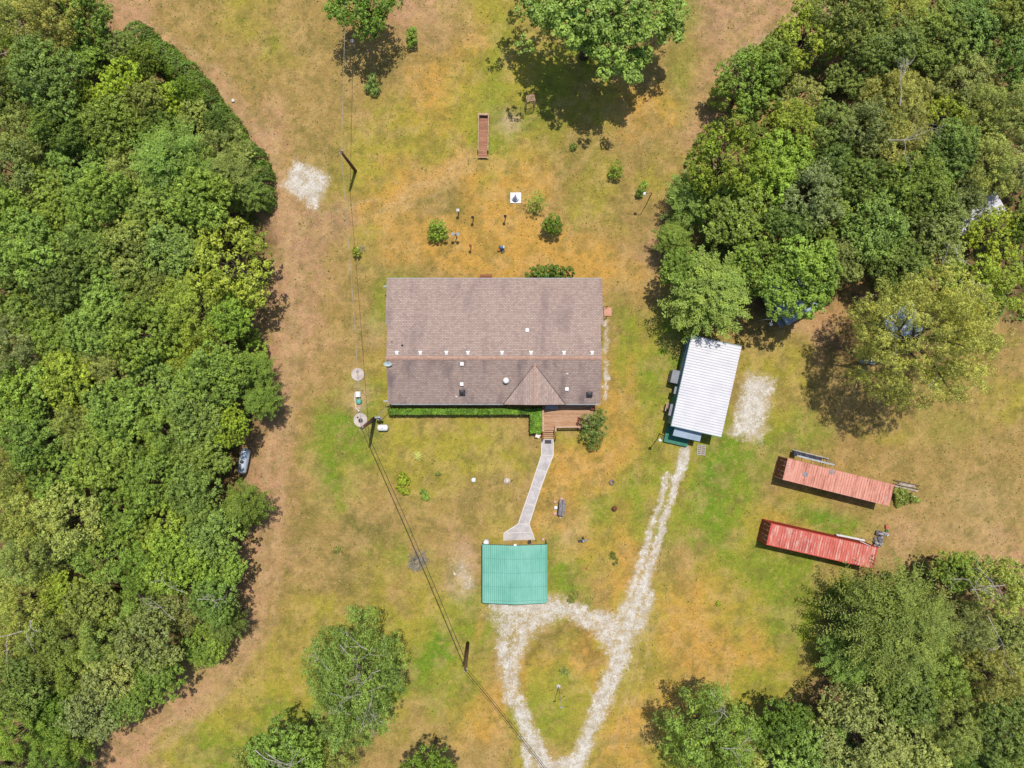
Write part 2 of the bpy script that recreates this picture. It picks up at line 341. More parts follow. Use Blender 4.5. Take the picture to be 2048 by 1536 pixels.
# ------------------------------------------------------------------ foliage
def leaf_material(name, warm, trans=.27):
    s = NT(name); oi = s.n('ShaderNodeObjectInfo').outputs['Color']
    t = s.n('ShaderNodeAttribute', attribute_name='tint').outputs['Fac']
    h = s.n('ShaderNodeAttribute', attribute_name='hue').outputs['Fac']
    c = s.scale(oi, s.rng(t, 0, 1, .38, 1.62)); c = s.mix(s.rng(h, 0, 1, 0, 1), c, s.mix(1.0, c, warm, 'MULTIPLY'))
    s.l(c, s.b.inputs['Base Color']); s.b.inputs['Roughness'].default_value = .5; s.b.inputs['Specular IOR Level'].default_value = .25
    tr = s.n('ShaderNodeBsdfTranslucent'); s.l(s.mix(1.0, c, (1.5, 1.6, .7, 1), 'MULTIPLY'), tr.inputs[0])
    mx = s.n('ShaderNodeMixShader'); mx.inputs[0].default_value = trans
    s.l(s.b.outputs[0], mx.inputs[1]); s.l(tr.outputs[0], mx.inputs[2]); s.l(mx.outputs[0], s.out.inputs[0])
    return s.m
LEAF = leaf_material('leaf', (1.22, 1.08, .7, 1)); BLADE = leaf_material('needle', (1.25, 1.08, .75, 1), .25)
BARK = pmat('bark', C(120, 104, 88), C(84, 70, 58), 2, .9, stretch=(1, 1, .3))
GREYW = pmat('weathered_branch', C(206, 196, 184, .6), C(160, 148, 138, .6), 3, .9)

def unit(v): return v/(np.linalg.norm(v, axis=-1, keepdims=True)+1e-9)
class Leaves:
    def __init__(s, seed): s.r = np.random.default_rng(seed); s.P = []; s.N = []; s.T = []; s.S = []; s.t = []; s.h = []
    def add(s, P, N, L, Wd, tint, hue, T=None):
        n = len(P); s.P.append(P); s.N.append(unit(N)); s.T.append(unit(T) if T is not None else unit(s.r.normal(size=(n, 3))))
        s.S.append(np.stack([np.broadcast_to(L, n)*s.r.uniform(.7, 1.25, n), np.broadcast_to(Wd, n)*s.r.uniform(.7, 1.25, n)], 1))
        s.t.append(np.broadcast_to(tint, n)); s.h.append(np.broadcast_to(hue, n))
    def mesh(s, name, mat):
        P = np.concatenate(s.P); N = np.concatenate(s.N); T = np.concatenate(s.T); Z = np.concatenate(s.S)
        B = unit(np.cross(N, T)); T = unit(np.cross(B, N)); n = len(P)
        a = T*Z[:, :1]*.5; b = B*Z[:, 1:]*.5; up = N*Z[:, 1:]*.18
        V = np.stack([P-a, P-b*1.0+a*.1+up, P+a, P+b*1.0+a*.1+up], 1).reshape(-1, 3)
        V[:, 2] = np.maximum(V[:, 2], .02)
        me = bpy.data.meshes.new(name); me.vertices.add(4*n); me.vertices.foreach_set('co', V.astype(np.float32).ravel())
        me.loops.add(4*n); me.loops.foreach_set('vertex_index', np.arange(4*n, dtype=np.int32))
        me.polygons.add(n); me.polygons.foreach_set('loop_start', np.arange(0, 4*n, 4, dtype=np.int32)); me.update(calc_edges=True)
        for nm, arr in (('tint', s.t), ('hue', s.h)):
            at = me.attributes.new(nm, 'FLOAT', 'FACE'); at.data.foreach_set('value', np.clip(np.concatenate(arr), 0, 1).astype(np.float32))
        me.materials.append(mat); return me
def dirs(n, r, zmin=-.2, jit=.12):
    i = np.arange(n)+.5; z = 1-(1-zmin)*i/n; th = i*2.39996+r.uniform(0, 6.28); q = np.sqrt(np.clip(1-z*z, 0, 1))
    return unit(np.stack([q*np.cos(th), q*np.sin(th), z], 1)+r.normal(size=(n, 3))*jit)
def lobe(Lv, c, rad, ncl, nleaf, ls, asp, tint, hue, flat=.8, cr=.3, zmin=-.3, upw=.7, rag=.1):
    """a bough: small domes of leaves (florets) set over a rounded surface, with gaps between them"""
    r = Lv.r; D = dirs(ncl, r, zmin, .25); R = rad*r.uniform(1-rag*2.2, 1+rag, (ncl, 1))
    cc = np.array(c)+D*R*np.array([1, 1, flat]); ct = tint+r.normal(size=ncl)*.15; ch = hue+r.normal(size=ncl)*.14
    i = np.repeat(np.arange(ncl), nleaf); n = len(i); sz = (cr*r.uniform(.7, 1.5, ncl))[i][:, None]
    u = unit(r.normal(size=(n, 3))+D[i]*.5+np.array([0, 0, .5])); P = cc[i]+u*sz*r.uniform(.55, 1.1, (n, 1))*np.array([1, 1, .75])
    N = u*.8+np.array([0, 0, upw*.6])+r.normal(size=(n, 3))*.38
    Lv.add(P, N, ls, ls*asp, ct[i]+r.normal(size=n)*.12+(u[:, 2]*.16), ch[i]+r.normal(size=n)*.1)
def trunk_mesh(name, h, r0, targets, seed, mat=None, n=6):
    r = random.Random(seed); m = MB(); top = .55*h
    m.tube([(0, 0, 0), (r.uniform(-.1, .1), r.uniform(-.1, .1), top*.5), (r.uniform(-.2, .2), r.uniform(-.2, .2), top)], [r0*1.25, r0, r0*.75], 8)
    for t in targets:
        z0 = r.uniform(.35, 1)*top; p = np.array(t); mid = np.array([p[0]*.45, p[1]*.45, z0+(p[2]-z0)*.62])
        m.tube([(0, 0, z0), mid, p], [r0*.5, r0*.3, r0*.08], 5, caps=False)
    me = m.build(name, mat or BARK).data; return me
def twigs(seed, pts, lens, rad=.045, up=.4):
    """bare grey branches: a little forked tree at each point"""
    r = random.Random(seed); m = MB()
    def grow(p, d, L, w, k):
        q = p+d*L*.5+np.array([r.gauss(0, .06)*L, r.gauss(0, .06)*L, .02*L]); e = q+(d+np.array([r.gauss(0, .25), r.gauss(0, .25), r.gauss(.05, .15)]))*L*.5
        m.tube([p, q, e], [w, w*.75, w*.45], 4, caps=False)
        if k:
            for _ in range(r.choice((2, 3))):
                a = r.choice((q, e)); nd = d+np.array([r.gauss(0, .6), r.gauss(0, .6), r.gauss(0, .3)]); grow(a, nd/np.linalg.norm(nd), L*.62, w*.6, k-1)
    for p, L in zip(pts, lens):
        a = r.uniform(0, 6.28); d = np.array([math.cos(a), math.sin(a), up]); grow(np.array(p, float), d/np.linalg.norm(d), L, rad, 3)
    return m
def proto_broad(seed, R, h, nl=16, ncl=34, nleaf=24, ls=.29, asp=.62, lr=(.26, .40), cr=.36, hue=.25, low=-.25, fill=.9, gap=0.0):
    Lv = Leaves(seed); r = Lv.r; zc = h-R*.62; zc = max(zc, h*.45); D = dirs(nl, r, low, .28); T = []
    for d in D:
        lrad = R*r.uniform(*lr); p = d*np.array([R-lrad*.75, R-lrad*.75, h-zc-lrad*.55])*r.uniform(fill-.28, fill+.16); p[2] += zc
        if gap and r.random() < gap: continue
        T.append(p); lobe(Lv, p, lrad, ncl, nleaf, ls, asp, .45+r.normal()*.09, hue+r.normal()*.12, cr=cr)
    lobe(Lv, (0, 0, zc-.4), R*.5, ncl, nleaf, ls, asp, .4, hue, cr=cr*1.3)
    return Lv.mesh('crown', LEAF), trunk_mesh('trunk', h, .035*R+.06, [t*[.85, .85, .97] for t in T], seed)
def proto_spray(seed, R, h, nb=90, tw=12, k=5, droop=.16, ls=.3, asp=.3, hue=.2, tl=.9, zlow=.12):
    """crown of long outstretched sprays, seen from above as a star of fronds"""
    Lv = Leaves(seed); r = Lv.r; ends = []
    for b in range(nb):
        f = (b+.5)/nb; az = b*2.39996+r.normal()*.15; z0 = h*(zlow+(.86-zlow)*f**.8)
        rad = R*math.sqrt(max(.04, 1-f**2.2))*r.uniform(.55, 1.08); rise = (h-z0)*r.uniform(.25, .6)
        e = np.array([math.cos(az)*rad, math.sin(az)*rad, z0+rise]); s0 = np.array([0, 0, z0*.95])
        u = np.linspace(.42, 1, tw)[:, None]; s0 = s0+np.array([r.normal()*R*.12, r.normal()*R*.12, r.normal()*.3]); pth = s0+(e-s0)*u; pth[:, 2] += (np.sin(u[:, 0]*3.0)*.10-droop*u[:, 0]**3)*rad*.8
        if b % 3 == 0: ends.append(pth[-3])
        d = unit(e-s0); side = unit(np.cross(d, [0, 0, 1.])); tint = .45+r.normal()*.11; hu = hue+r.normal()*.15
        for sg in (-1, 1):
            L = tl*R/5*(1.15-u)*r.uniform(.7, 1.2, (tw, 1))+.18
            td = unit(d*.75+side*sg*.8+np.array([0, 0, .05])+r.normal(size=(tw, 3))*.15)
            q = np.linspace(.1, 1, k)[None, :, None]; P = pth[:, None]+td[:, None]*L[:, None]*q+r.normal(size=(tw, k, 3))*.05
            n = tw*k; Tn = np.repeat(td, k, 0)+r.normal(size=(n, 3))*.45
            N = np.array([0, 0, 1.])+r.normal(size=(n, 3))*.45
            Lv.add(P.reshape(-1, 3), N, ls, ls*asp, tint+r.normal(size=n)*.1+(q[0, :, 0][None]*.12).repeat(tw, 0).ravel(), hu+r.normal(size=n)*.1, Tn)
    return Lv.mesh('crown', BLADE), trunk_mesh('trunk', h, .03*R+.06, ends, seed)
def proto_feather(seed, R, h, nl=60, ncl=14, nleaf=22, ls=.27, asp=.3, hue=.3, gap=.1, lr=(.12, .19)):
    """airy olive crown made of many small drooping plumes"""
    Lv = Leaves(seed); r = Lv.r; zc = h*.5; D = dirs(nl, r, -.35, .15); T = []
    for i, d in enumerate(D):
        if r.random() < gap: continue
        lrad = R*r.uniform(*lr); p = d*np.array([R-lrad, R-lrad, h-zc-lrad*.6])*r.uniform(.62, 1.1); p[2] += zc
        if i % 3 == 0: T.append(p)
        lobe(Lv, p, lrad, ncl, nleaf, ls, asp, .47+r.normal()*.13, hue+r.normal()*.15, cr=.34, upw=.4, rag=.25)
    lobe(Lv, (0, 0, zc), R*.5, int(ncl*(2 if R < 6 else 7)), nleaf, ls, asp, .4, hue, cr=.5, rag=.2)
    return Lv.mesh('crown', BLADE), trunk_mesh('trunk', h, .035*R+.06, T if R < 6 else T[::5], seed)
def proto_pine(seed, R, h):
    Lv = Leaves(seed); r = Lv.r; T = []
    for b in range(60):
        f = (b+.5)/60; az = b*2.4; rad = R*math.sqrt(1-f**1.8)*r.uniform(.5, 1.05); p = np.array([math.cos(az)*rad, math.sin(az)*rad, h*(.45+.53*f)])
        T.append(p); n = 170; d = unit(r.normal(size=(n, 3))); Lv.add(p+d*r.uniform(.1, .55, (n, 1))*[1, 1, .7], r.normal(size=(n, 3))+[0, 0, .8], .42, .05, .5+r.normal()*.1+r.normal(size=n)*.1, .15, d)
    return Lv.mesh('crown', BLADE), trunk_mesh('trunk', h, .2, T[::2], seed)

PROTO = {}
def reg(key, R, h, meshes): PROTO[key] = (R, h, meshes)
for i in range(4): reg('B%d' % i, 5.0, 10.5, proto_broad(11+i, 5.0, 10.5, nl=15+i*2, hue=.2))
for i in range(2): reg('C%d' % i, 4.6, 9.5, proto_broad(31+i, 4.6, 9.5, nl=26+4*i, ncl=22, nleaf=24, lr=(.18, .30), ls=.25, hue=.3, cr=.30))
reg('Y0', 5.2, 9.5, proto_broad(51, 5.2, 9.5, nl=28, ncl=18, nleaf=20, lr=(.16, .28), ls=.27, asp=.7, hue=.45, cr=.34, gap=.12))
for i in range(3): reg('S%d' % i, 4.8, 9.5, proto_spray(61+i, 4.8, 9.5, nb=130+10*i, hue=.2))
for i in range(3): reg('F%d' % i, 5.0, 10.5, proto_feather(71+i, 5.0, 10.5, nl=60+12*i, hue=.3))
reg('D0', 4.6, 10, proto_broad(41, 4.6, 10, nl=26, ncl=20, nleaf=20, lr=(.16, .27), ls=.24, hue=.2, cr=.32, gap=.2))
reg('FX', 8.6, 15, proto_feather(91, 8.6, 15, nl=260, ncl=13, nleaf=20, hue=.35, lr=(.07, .12), gap=.05))
reg('FY', 6.6, 13, proto_feather(93, 6.6, 13, nl=120, ncl=14, nleaf=20, hue=.3, lr=(.09, .15), gap=.04))
reg('SX', 8.2, 12, proto_spray(95, 8.2, 12, nb=330, tw=12, k=5, tl=.75, hue=.2, droop=.24))
reg('P0', 3.6, 13, proto_pine(81, 3.6, 13))
for o in [o for o in COL.objects if o.type == 'MESH' and o.name.startswith('trunk')]:
    bpy.data.objects.remove(o)

LC = dict(  # foliage colours
    mid=(148, 172, 82), bright=(152, 176, 76), lime=(174, 190, 68), yellow=(166, 182, 76), olive=(160, 172, 92), dark=(132, 150, 74), grey=(156, 164, 104),
    blue=(144, 166, 84), pale=(182, 188, 108), tawny=(182, 184, 100), deep=(118, 146, 58))
ADJ = dict(mid='mid-green', bright='bright green', lime='lime-green', yellow='yellow-green', olive='olive green', dark='dark green', grey='grey-green',
           blue='bluish green', pale='pale green', tawny='tawny olive', deep='deep green')
KIND = dict(B='broadleaf tree', C='bushy tree', Y='loose-leaved tree', S='spiky-fronded tree', F='feathery tree', D='open-crowned tree', P='pine tree')
def col_of(c, rg):
    b = np.array(lin(LC[c]))*ALB*1.12*np.array([.96, 1.0, .88])*rg.uniform(.88, 1.14); return (b[0]*rg.uniform(.93, 1.08), b[1], b[2]*rg.uniform(.85, 1.15), 1)
rg = random.Random(5); seen_first = {}; LABELS = {}
def plant_tree(px, py, r, key, c, label, h=None, group=None, name='tree', stretch=(1, 1), rz=None, cat='tree'):
    R0, h0, (cm, tm) = PROTO[key]
    k = r/F*(H-6)/R0
    hh = h if h else min(13, max(4.2, h0*(.45+.55*k))*rg.uniform(.78, 1.16)); zc = hh*.62
    k = r/F*(H-zc)/R0*.97
    x, y = W(px, py, zc)
    root = thing(name, (x, y, 0), rz if rz is not None else rg.uniform(0, 6.28), label, cat, group)
    root.scale = (k*stretch[0], k*stretch[1], hh/h0)
    for nm, me in (('crown', cm), ('trunk', tm)):
        o = bpy.data.objects.new(nm, me); COL.objects.link(o); o.parent = root
        if nm == 'crown': o.color = col_of(c, rg)
    if label in LABELS: print("DUPLABEL", px, py, label)
    if len(label.split()) > 16: print("LONG", px, py, label)
    LABELS[label] = 1; return root

LEFT_ROWS = [(60, "near the photo's top edge"), (125, 'level with the tall yard light'), (185, 'level with the oleander'), (245, 'level with the arbor'), (300, 'level with the wooden ramp'),
             (355, "level with the gravel square's top"), (410, "level with the gravel square's foot"), (460, 'level with the bird houses'), (515, 'level with the lawn sculpture'),
             (575, 'level with the rear eave'), (635, 'level with the brick step'), (690, 'just above the roof ridge'), (735, 'level with the upper septic lid'), (790, 'level with the green tank cap'),
             (840, 'level with the clipped hedge'), (885, 'level with the doormat'), (935, 'level with the silver tank'), (980, 'level with the white garden stones'), (1030, 'level with the tyre planter'),
             (1085, 'level with the walkway flare'), (1135, 'level with the leafless shrub'), (1195, "level with the carport's middle"), (1250, "just below the carport"), (1310, 'level with the lower utility pole'),
             (1365, 'level with the driveway loop'), (1420, 'below the driveway loop'), (1480, 'above the bottom corner'), (9999, "at the photo's bottom edge")]
def left_col(x): return ('at the far left' if x < 95 else 'in the second row from the left' if x < 195 else 'mid left wood' if x < 300 else 'inner left wood' if x < 395 else 'on the left wood edge')
def right_where(x, y):
    cx = 'beside the clearing' if x < 1500 else 'mid right wood' if x < 1680 else 'inner right wood' if x < 1850 else 'by the right border'
    rows = [(70, "at the photo's top edge"), (140, 'upper part'), (210, 'level with the arbor'), (280, 'level with the wooden ramp'), (345, 'level with the lone lollipop shrub'), (400, 'level with the fountain'),
            (455, 'level with the white metal roof scrap'), (520, 'level with the lawn sculpture'), (600, 'level with the blue-grey shed'), (900, 'above the big olive crown')]
    return cx+' '+next(t for l, t in rows if y < l)
def auto(lst, f, grp, extra=None):
    for e in lst:
        x, y, r, key, c = e[:5]
        lab = ADJ[c]+' '+KIND[key[0]]+' '+(e[5] if len(e) > 5 and e[5] else f(x, y))
        plant_tree(x, y, r, key, c, lab, h=e[6] if len(e) > 6 else None, group=grp, stretch=e[7] if len(e) > 7 else (1, 1), rz=0 if len(e) > 7 else None, name='pine_tree' if key[0] == 'P' else 'tree')
lw = lambda x, y: left_col(x)+' '+next(t for l, t in LEFT_ROWS if y < l)
auto([(30, 45, 66, 'F0', 'olive'), (118, 18, 78, 'F1', 'tawny'), (188, 40, 52, 'C0', 'mid'), (22, 118, 48, 'D0', 'yellow'), (108, 165, 84, 'B0', 'dark'), (180, 112, 50, 'C1', 'mid'),
      (15, 200, 60, 'B2', 'dark'), (60, 272, 70, 'F2', 'olive'), (130, 262, 56, 'B1', 'dark'), (158, 330, 62, 'C0', 'mid'), (188, 206, 46, 'C1', 'yellow'),
      (238, 258, 66, 'B3', 'mid'), (300, 215, 50, 'C0', 'olive'), (30, 345, 66, 'D0', 'olive'), (92, 385, 60, 'C0', 'mid'), (250, 100, 38, 'D0', 'olive'), (300, 128, 36, 'C0', 'mid'), (290, 245, 38, 'F2', 'olive'), (322, 265, 46, 'B1', 'dark'), (398, 235, 44, 'D0', 'pale'), (382, 190, 30, 'C1', 'bright'), (440, 255, 32, 'C1', 'dark'), (478, 318, 34, 'C0', 'pale'), (345, 325, 92, 'S0', 'mid'), (440, 300, 62, 'F0', 'olive'), (455, 360, 60, 'S1', 'olive'),
      (262, 345, 60, 'F1', 'pale'), (215, 400, 66, 'B1', 'mid'), (300, 425, 74, 'B2', 'mid'), (415, 405, 72, 'B3', 'bright'), (490, 385, 44, 'S2', 'mid'), (20, 430, 60, 'B2', 'bright'),
      (135, 440, 66, 'C1', 'bright'), (70, 505, 76, 'B1', 'mid'), (185, 495, 62, 'B0', 'mid'), (262, 495, 66, 'C0', 'olive'), (345, 500, 72, 'B0', 'blue'), (20, 575, 62, 'C1', 'mid'),
      (475, 535, 96, 'Y0', 'yellow'), (130, 560, 66, 'B3', 'dark'), (215, 565, 70, 'C0', 'mid'), (300, 580, 72, 'F2', 'olive'), (392, 615, 84, 'F1', 'yellow'), (468, 632, 52, 'C1', 'bright'),
      (60, 640, 62, 'B2', 'mid'), (128, 668, 70, 'B2', 'bright'), (210, 650, 66, 'B1', 'mid'), (292, 670, 74, 'C0', 'bright'), (30, 700, 72, 'F0', 'grey'), (370, 705, 66, 'F2', 'yellow'),
      (440, 745, 76, 'B0', 'mid'), (232, 735, 68, 'F1', 'olive'), (140, 755, 66, 'C1', 'yellow'), (50, 795, 82, 'B1', 'bright'), (322, 775, 68, 'C0', 'mid'), (512, 745, 42, 'S1', 'bright'), (525, 800, 44, 'S2', 'bright'),
      (405, 825, 70, 'B3', 'blue'), (250, 822, 74, 'C1', 'mid'), (165, 850, 66, 'F2', 'olive'), (75, 880, 66, 'B0', 'mid'), (470, 850, 44, 'C0', 'lime'), (330, 870, 66, 'F0', 'mid'),
      (25, 940, 60, 'F1', 'olive'), (412, 915, 58, 'B1', 'mid'), (215, 915, 70, 'B3', 'mid'), (130, 955, 68, 'C0', 'mid'), (312, 955, 66, 'C1', 'bright'), (400, 985, 62, 'B0', 'mid'), (490, 1008, 50, 'S0', 'mid'),
      (55, 1025, 72, 'F2', 'tawny'), (160, 1035, 78, 'D0', 'pale'), (250, 1025, 66, 'C1', 'mid'), (335, 1045, 74, 'C0', 'bright'), (432, 1060, 66, 'B2', 'mid'), (60, 1110, 74, 'F0', 'olive'),
      (210, 1105, 66, 'D0', 'mid'), (360, 1120, 70, 'B3', 'bright'), (440, 1130, 56, 'B1', 'bright'), (285, 1130, 62, 'F2', 'mid'), (132, 1180, 46, 'C1', 'yellow'), (48, 1210, 74, 'F1', 'tawny'), (438, 1195, 54, 'B0', 'mid'),
      (200, 1200, 62, 'C0', 'olive'), (290, 1205, 64, 'F1', 'mid'), (365, 1215, 60, 'F0', 'grey'), (455, 1245, 42, 'S2', 'dark'), (110, 1280, 76, 'F2', 'olive', 'second from the left, level with the lower utility pole'), (205, 1275, 64, 'F0', 'olive'),
      (315, 1265, 74, 'D0', 'grey'), (418, 1285, 48, 'C1', 'bright'), (30, 1300, 60, 'F1', 'tawny'), (150, 1345, 62, 'F0', 'mid'), (60, 1365, 62, 'B1', 'dark'), (240, 1345, 74, 'D0', 'pale'), (320, 1345, 60, 'B2', 'mid'),
      (195, 1410, 72, 'D0', 'grey'), (118, 1420, 58, 'B3', 'deep'), (262, 1402, 44, 'B0', 'mid'), (48, 1455, 66, 'P0', 'bright', 'with round tufts in the bottom left corner'), (140, 1480, 56, 'F1', 'mid'), (15, 1530, 56, 'P0', 'blue', "at the photo's bottom left corner"), (110, 1540, 60, 'P0', 'mid', 'along the bottom edge of the left wood')],
     lw, 'trees of the left wood')
auto([(1492, 170, 74, 'Y0', 'bright'), (1612, 78, 74, 'Y0', 'yellow'), (1540, 128, 46, 'C0', 'mid'), (1700, 30, 74, 'C1', 'olive'), (1762, 105, 72, 'B0', 'dark'), (1800, 20, 66, 'F0', 'tawny'), (1860, 85, 70, 'B1', 'dark'),
      (1925, 50, 74, 'B2', 'blue'), (2010, 30, 62, 'B3', 'olive'), (1690, 165, 48, 'D0', 'olive'), (1600, 195, 42, 'D0', 'pale'), (1580, 262, 58, 'C1', 'yellow'), (1650, 255, 52, 'D0', 'olive'), (2020, 120, 66, 'B0', 'blue'),
      (1790, 205, 84, 'F1', 'tawny'), (1932, 165, 70, 'F2', 'pale'), (1720, 262, 62, 'D0', 'grey'), (1880, 232, 50, 'Y0', 'yellow'), (1960, 235, 72, 'F0', 'olive'), (2035, 235, 66, 'F1', 'pale'),
      (1790, 300, 74, 'F2', 'tawny'), (1885, 310, 66, 'B1', 'dark'), (1450, 330, 88, 'Y0', 'bright', None, 12), (1540, 345, 78, 'B1', 'bright'), (1385, 400, 62, 'S1', 'mid'), (1470, 425, 84, 'B2', 'bright'), (1610, 395, 74, 'D0', 'grey'),
      (1660, 330, 58, 'B0', 'dark'), (1720, 372, 60, 'C0', 'dark'), (1820, 385, 78, 'C1', 'dark', 'with fine texture in the middle of the right wood'), (1965, 335, 74, 'F0', 'pale'), (2035, 345, 60, 'D0', 'grey'), (1655, 440, 52, 'C0', 'mid'), (1740, 465, 76, 'B0', 'blue'),
      (1855, 455, 70, 'C0', 'grey'), (1346, 478, 42, 'S0', 'mid'), (1560, 455, 56, 'B0', 'dark'), (1420, 585, 98, 'S2', 'mid', 'with drooping sprays above the white-roofed shed', 10), (1360, 545, 50, 'C1', 'mid'), (1500, 530, 56, 'C0', 'mid'), (1590, 560, 88, 'B1', 'bright', 'overhanging the blue-grey shed roof', 10.5),
      (1672, 530, 56, 'C1', 'grey'), (1790, 530, 66, 'C1', 'dark'), (1985, 478, 66, 'Y0', 'lime', 'just below the white metal roof by the right border'), (1930, 570, 72, 'Y0', 'yellow'), (2010, 575, 60, 'D0', 'yellow'), (1870, 525, 56, 'D0', 'pale'), (2045, 450, 40, 'B0', 'dark'), (1918, 398, 46, 'C1', 'grey', 'beside the white metal roof by the right border')],
     right_where, 'trees of the right wood')
auto([(1700, 1452, 98, 'D0', 'grey', 'left of centre in the lower right wood', 11), (1605, 1495, 80, 'B2', 'mid', 'along the bottom edge below the grassy notch'), (1560, 1440, 64, 'B0', 'deep', 'on the left tip of the lower right wood'),
      (1795, 1250, 136, 'SX', 'olive', 'with long fronds below the red container, largest of its kind', 13), (1700, 1320, 66, 'S0', 'mid', 'below the giant frond crown'), (1905, 1135, 44, 'C0', 'bright', 'small at the top of the lower right wood'),
      (1985, 1165, 64, 'D0', 'tawny', 'with bare branches at the upper right of the lower wood'), (2030, 1260, 70, 'D0', 'olive', 'by the right border below the brick heap'), (1940, 1255, 62, 'F1', 'grey', 'mixed with dead wood right of the frond crown'),
      (1880, 1350, 76, 'F0', 'mid', 'mid lower right wood'), (1985, 1350, 70, 'F2', 'tawny', 'inner lower right wood'), (1800, 1385, 74, 'B3', 'dark', 'under the giant frond crown in the lower wood'), (1900, 1440, 74, 'F1', 'olive', 'bottom right, second from the corner'),
      (1990, 1450, 76, 'B1', 'dark', 'in the bottom right corner'), (1820, 1490, 76, 'C1', 'pale', 'bottom edge, mid lower right wood'), (1940, 1525, 66, 'B0', 'deep', 'bottom edge beside the corner tree'), (1745, 1530, 60, 'C0', 'mid', 'lowest of the lower wood, cut by the frame'), (2040, 1530, 50, 'C1', 'olive', 'at the very bottom right corner'),
      (1422, 1474, 106, 'F2', 'mid', 'bottom right of the lawn, ragged and leaning', 13), (1470, 1510, 70, 'F0', 'pale', 'between the ragged olive tree and the lower wood')],
     lambda x, y: '', 'trees of the lower right wood')
auto([(708, 1362, 116, 'FY', 'mid', 'standing alone left of the lower utility pole', 14, (.95, 1.26)), (585, 1502, 80, 'B3', 'mid', 'at the bottom with a pale dead limb', 11), (668, 1508, 54, 'F0', 'olive', 'small at the bottom between the dead-limbed tree and the lone crown'), (505, 1535, 56, 'D0', 'olive', 'bottom edge, leftmost on the lower lawn'), (860, 1535, 62, 'B0', 'deep', 'cut by the bottom edge below the long lawn', 10),
      (1852, 676, 146, 'FX', 'pale', 'huge and alone above the containers', 18.5)], lambda x, y: '', None)

# the great oak at the top, and the smaller trees cut by the top edge: meshes of their own
def own_tree(px, py, zc, meshes, c, label, name='tree', cat='tree'):
    x, y = W(px, py, zc); t = thing(name, (x, y, 0), 0, label, cat)
    for nm, me in zip(('crown', 'trunk'), meshes):
        o = bpy.data.objects.new(nm, me); COL.objects.link(o); o.parent = t
        if nm == 'crown': o.color = col_of(c, rg)
    return t
Lv = Leaves(200); T = []; r_ = Lv.r
ox, oy = W(1188, 20, 10)
for px, py, z, rad in ((1075, 20, 11, 2.6), (1046, 30, 9, 1.5), (1118, 35, 11.5, 2.0), (1080, 38, 9.5, 1.2), (1130, 20, 13, 2.6), (1190, 30, 14, 2.8), (1160, 75, 12.5, 2.0), (1125, 65, 13, 1.6), (1230, 60, 13, 2.4), (1210, 110, 12, 1.8), (1240, 95, 12, 1.6), (1150, 100, 10, 1.1),
                       (1180, 100, 11.5, 1.3), (1260, 20, 13, 2.4), (1215, 130, 10, 1.2), (1270, 135, 9, 1.3), (1290, 125, 8.5, 1.2), (1260, 150, 8, .9), (1335, 15, 11, 2.1), (1360, 35, 10, 1.7), (1345, 62, 9, 1.5), (1368, 70, 8, 1.1), (1310, 20, 11, 1.3), (1200, -60, 14, 2.8), (1110, -60, 12, 3.0),
                       (1290, -50, 13, 3.0), (1040, -20, 10, 2.0), (1360, -30, 10, 2.2), (1150, -20, 14, 2.5), (1230, 0, 14.5, 2.5), (1265, 85, 11, 1.3), (1300, 60, 11, 1.0)):
    px = 1180+(px-1180)*.93; z = z-1.6; rad *= .70; py -= 12; x, y = W(px, py, z); p = np.array([x-ox, y-oy, z]); T.append(p)
    lobe(Lv, p, rad, int(20*rad), 20, .3, .62, .47+r_.normal()*.07, .28+r_.normal()*.08, cr=.34, rag=.25, flat=.6)
    for _ in range(5): lobe(Lv, p+r_.normal(size=3)*rad*[1.1, 1.1, .3], rad*.4, 8, 18, .3, .62, .5+r_.normal()*.08, .3, cr=.32)
own_tree(1188, 20, 10, (Lv.mesh('crown', LEAF), trunk_mesh('trunk', 15, .5, T, 3)), 'mid', 'great spreading oak cut by the top edge, casting the largest shadow')
Lv = Leaves(210); T = []
ox, oy = W(725, 8, 6.5)
for i, d in enumerate(dirs(34, Lv.r, -.3)):
    p = d*[3.3, 3.3, 2.6]*Lv.r.uniform(.6, 1.1)+[0, 0, 6]; T.append(p); lobe(Lv, p, .75, 22, 10, .26, .6, .48+Lv.r.normal()*.1, .25, cr=.28, rag=.3)
own_tree(725, 8, 6.5, (Lv.mesh('crown', LEAF), trunk_mesh('trunk', 9, .2, T, 5)), 'deep', 'medium loose green tree cut by the top edge, above the oleander')
for o in [o for o in COL.objects if o.type == 'MESH' and o.parent is None and o.name.startswith('trunk')]: bpy.data.objects.remove(o)

# bare grey limbs showing in some crowns belong to those trees
def limbs(label_part, seed, spots, z, lens, rad=.05):
    t = next(o for o in COL.objects if o.get('label', '').find(label_part) >= 0)
    bpy.context.view_layer.update(); inv = t.matrix_world.inverted()
    pts = []
    for px, py in spots:
        x, y = W(px, py, z); pts.append((x, y, z))
    for i, (pt, ln) in enumerate(zip(pts, lens)):
        m = twigs(seed*31+i, [pt], [ln], rad); m.v = [tuple(inv @ __import__('mathutils').Vector(v)) for v in m.v]; m.build('bare_branch', GREYW, t)
limbs('alone left of the lower utility pole', 3, [(680, 1290), (770, 1370), (745, 1400), (700, 1430), (720, 1465), (660, 1340), (735, 1300), (690, 1375), (760, 1340)], 12.3, [2.4, 2.6, 2.0, 1.6, 1.6, 1.6, 1.8, 1.5, 2.0])
limbs('with a pale dead limb', 4, [(530, 1505), (510, 1500), (610, 1515)], 9.9, [2.6, 2.2, 1.4], .07)
limbs('huge and alone above', 5, [(1830, 640), (1900, 700), (1870, 760), (1790, 690)], 13.2, [1.6, 1.8, 1.5, 1.4], .035)
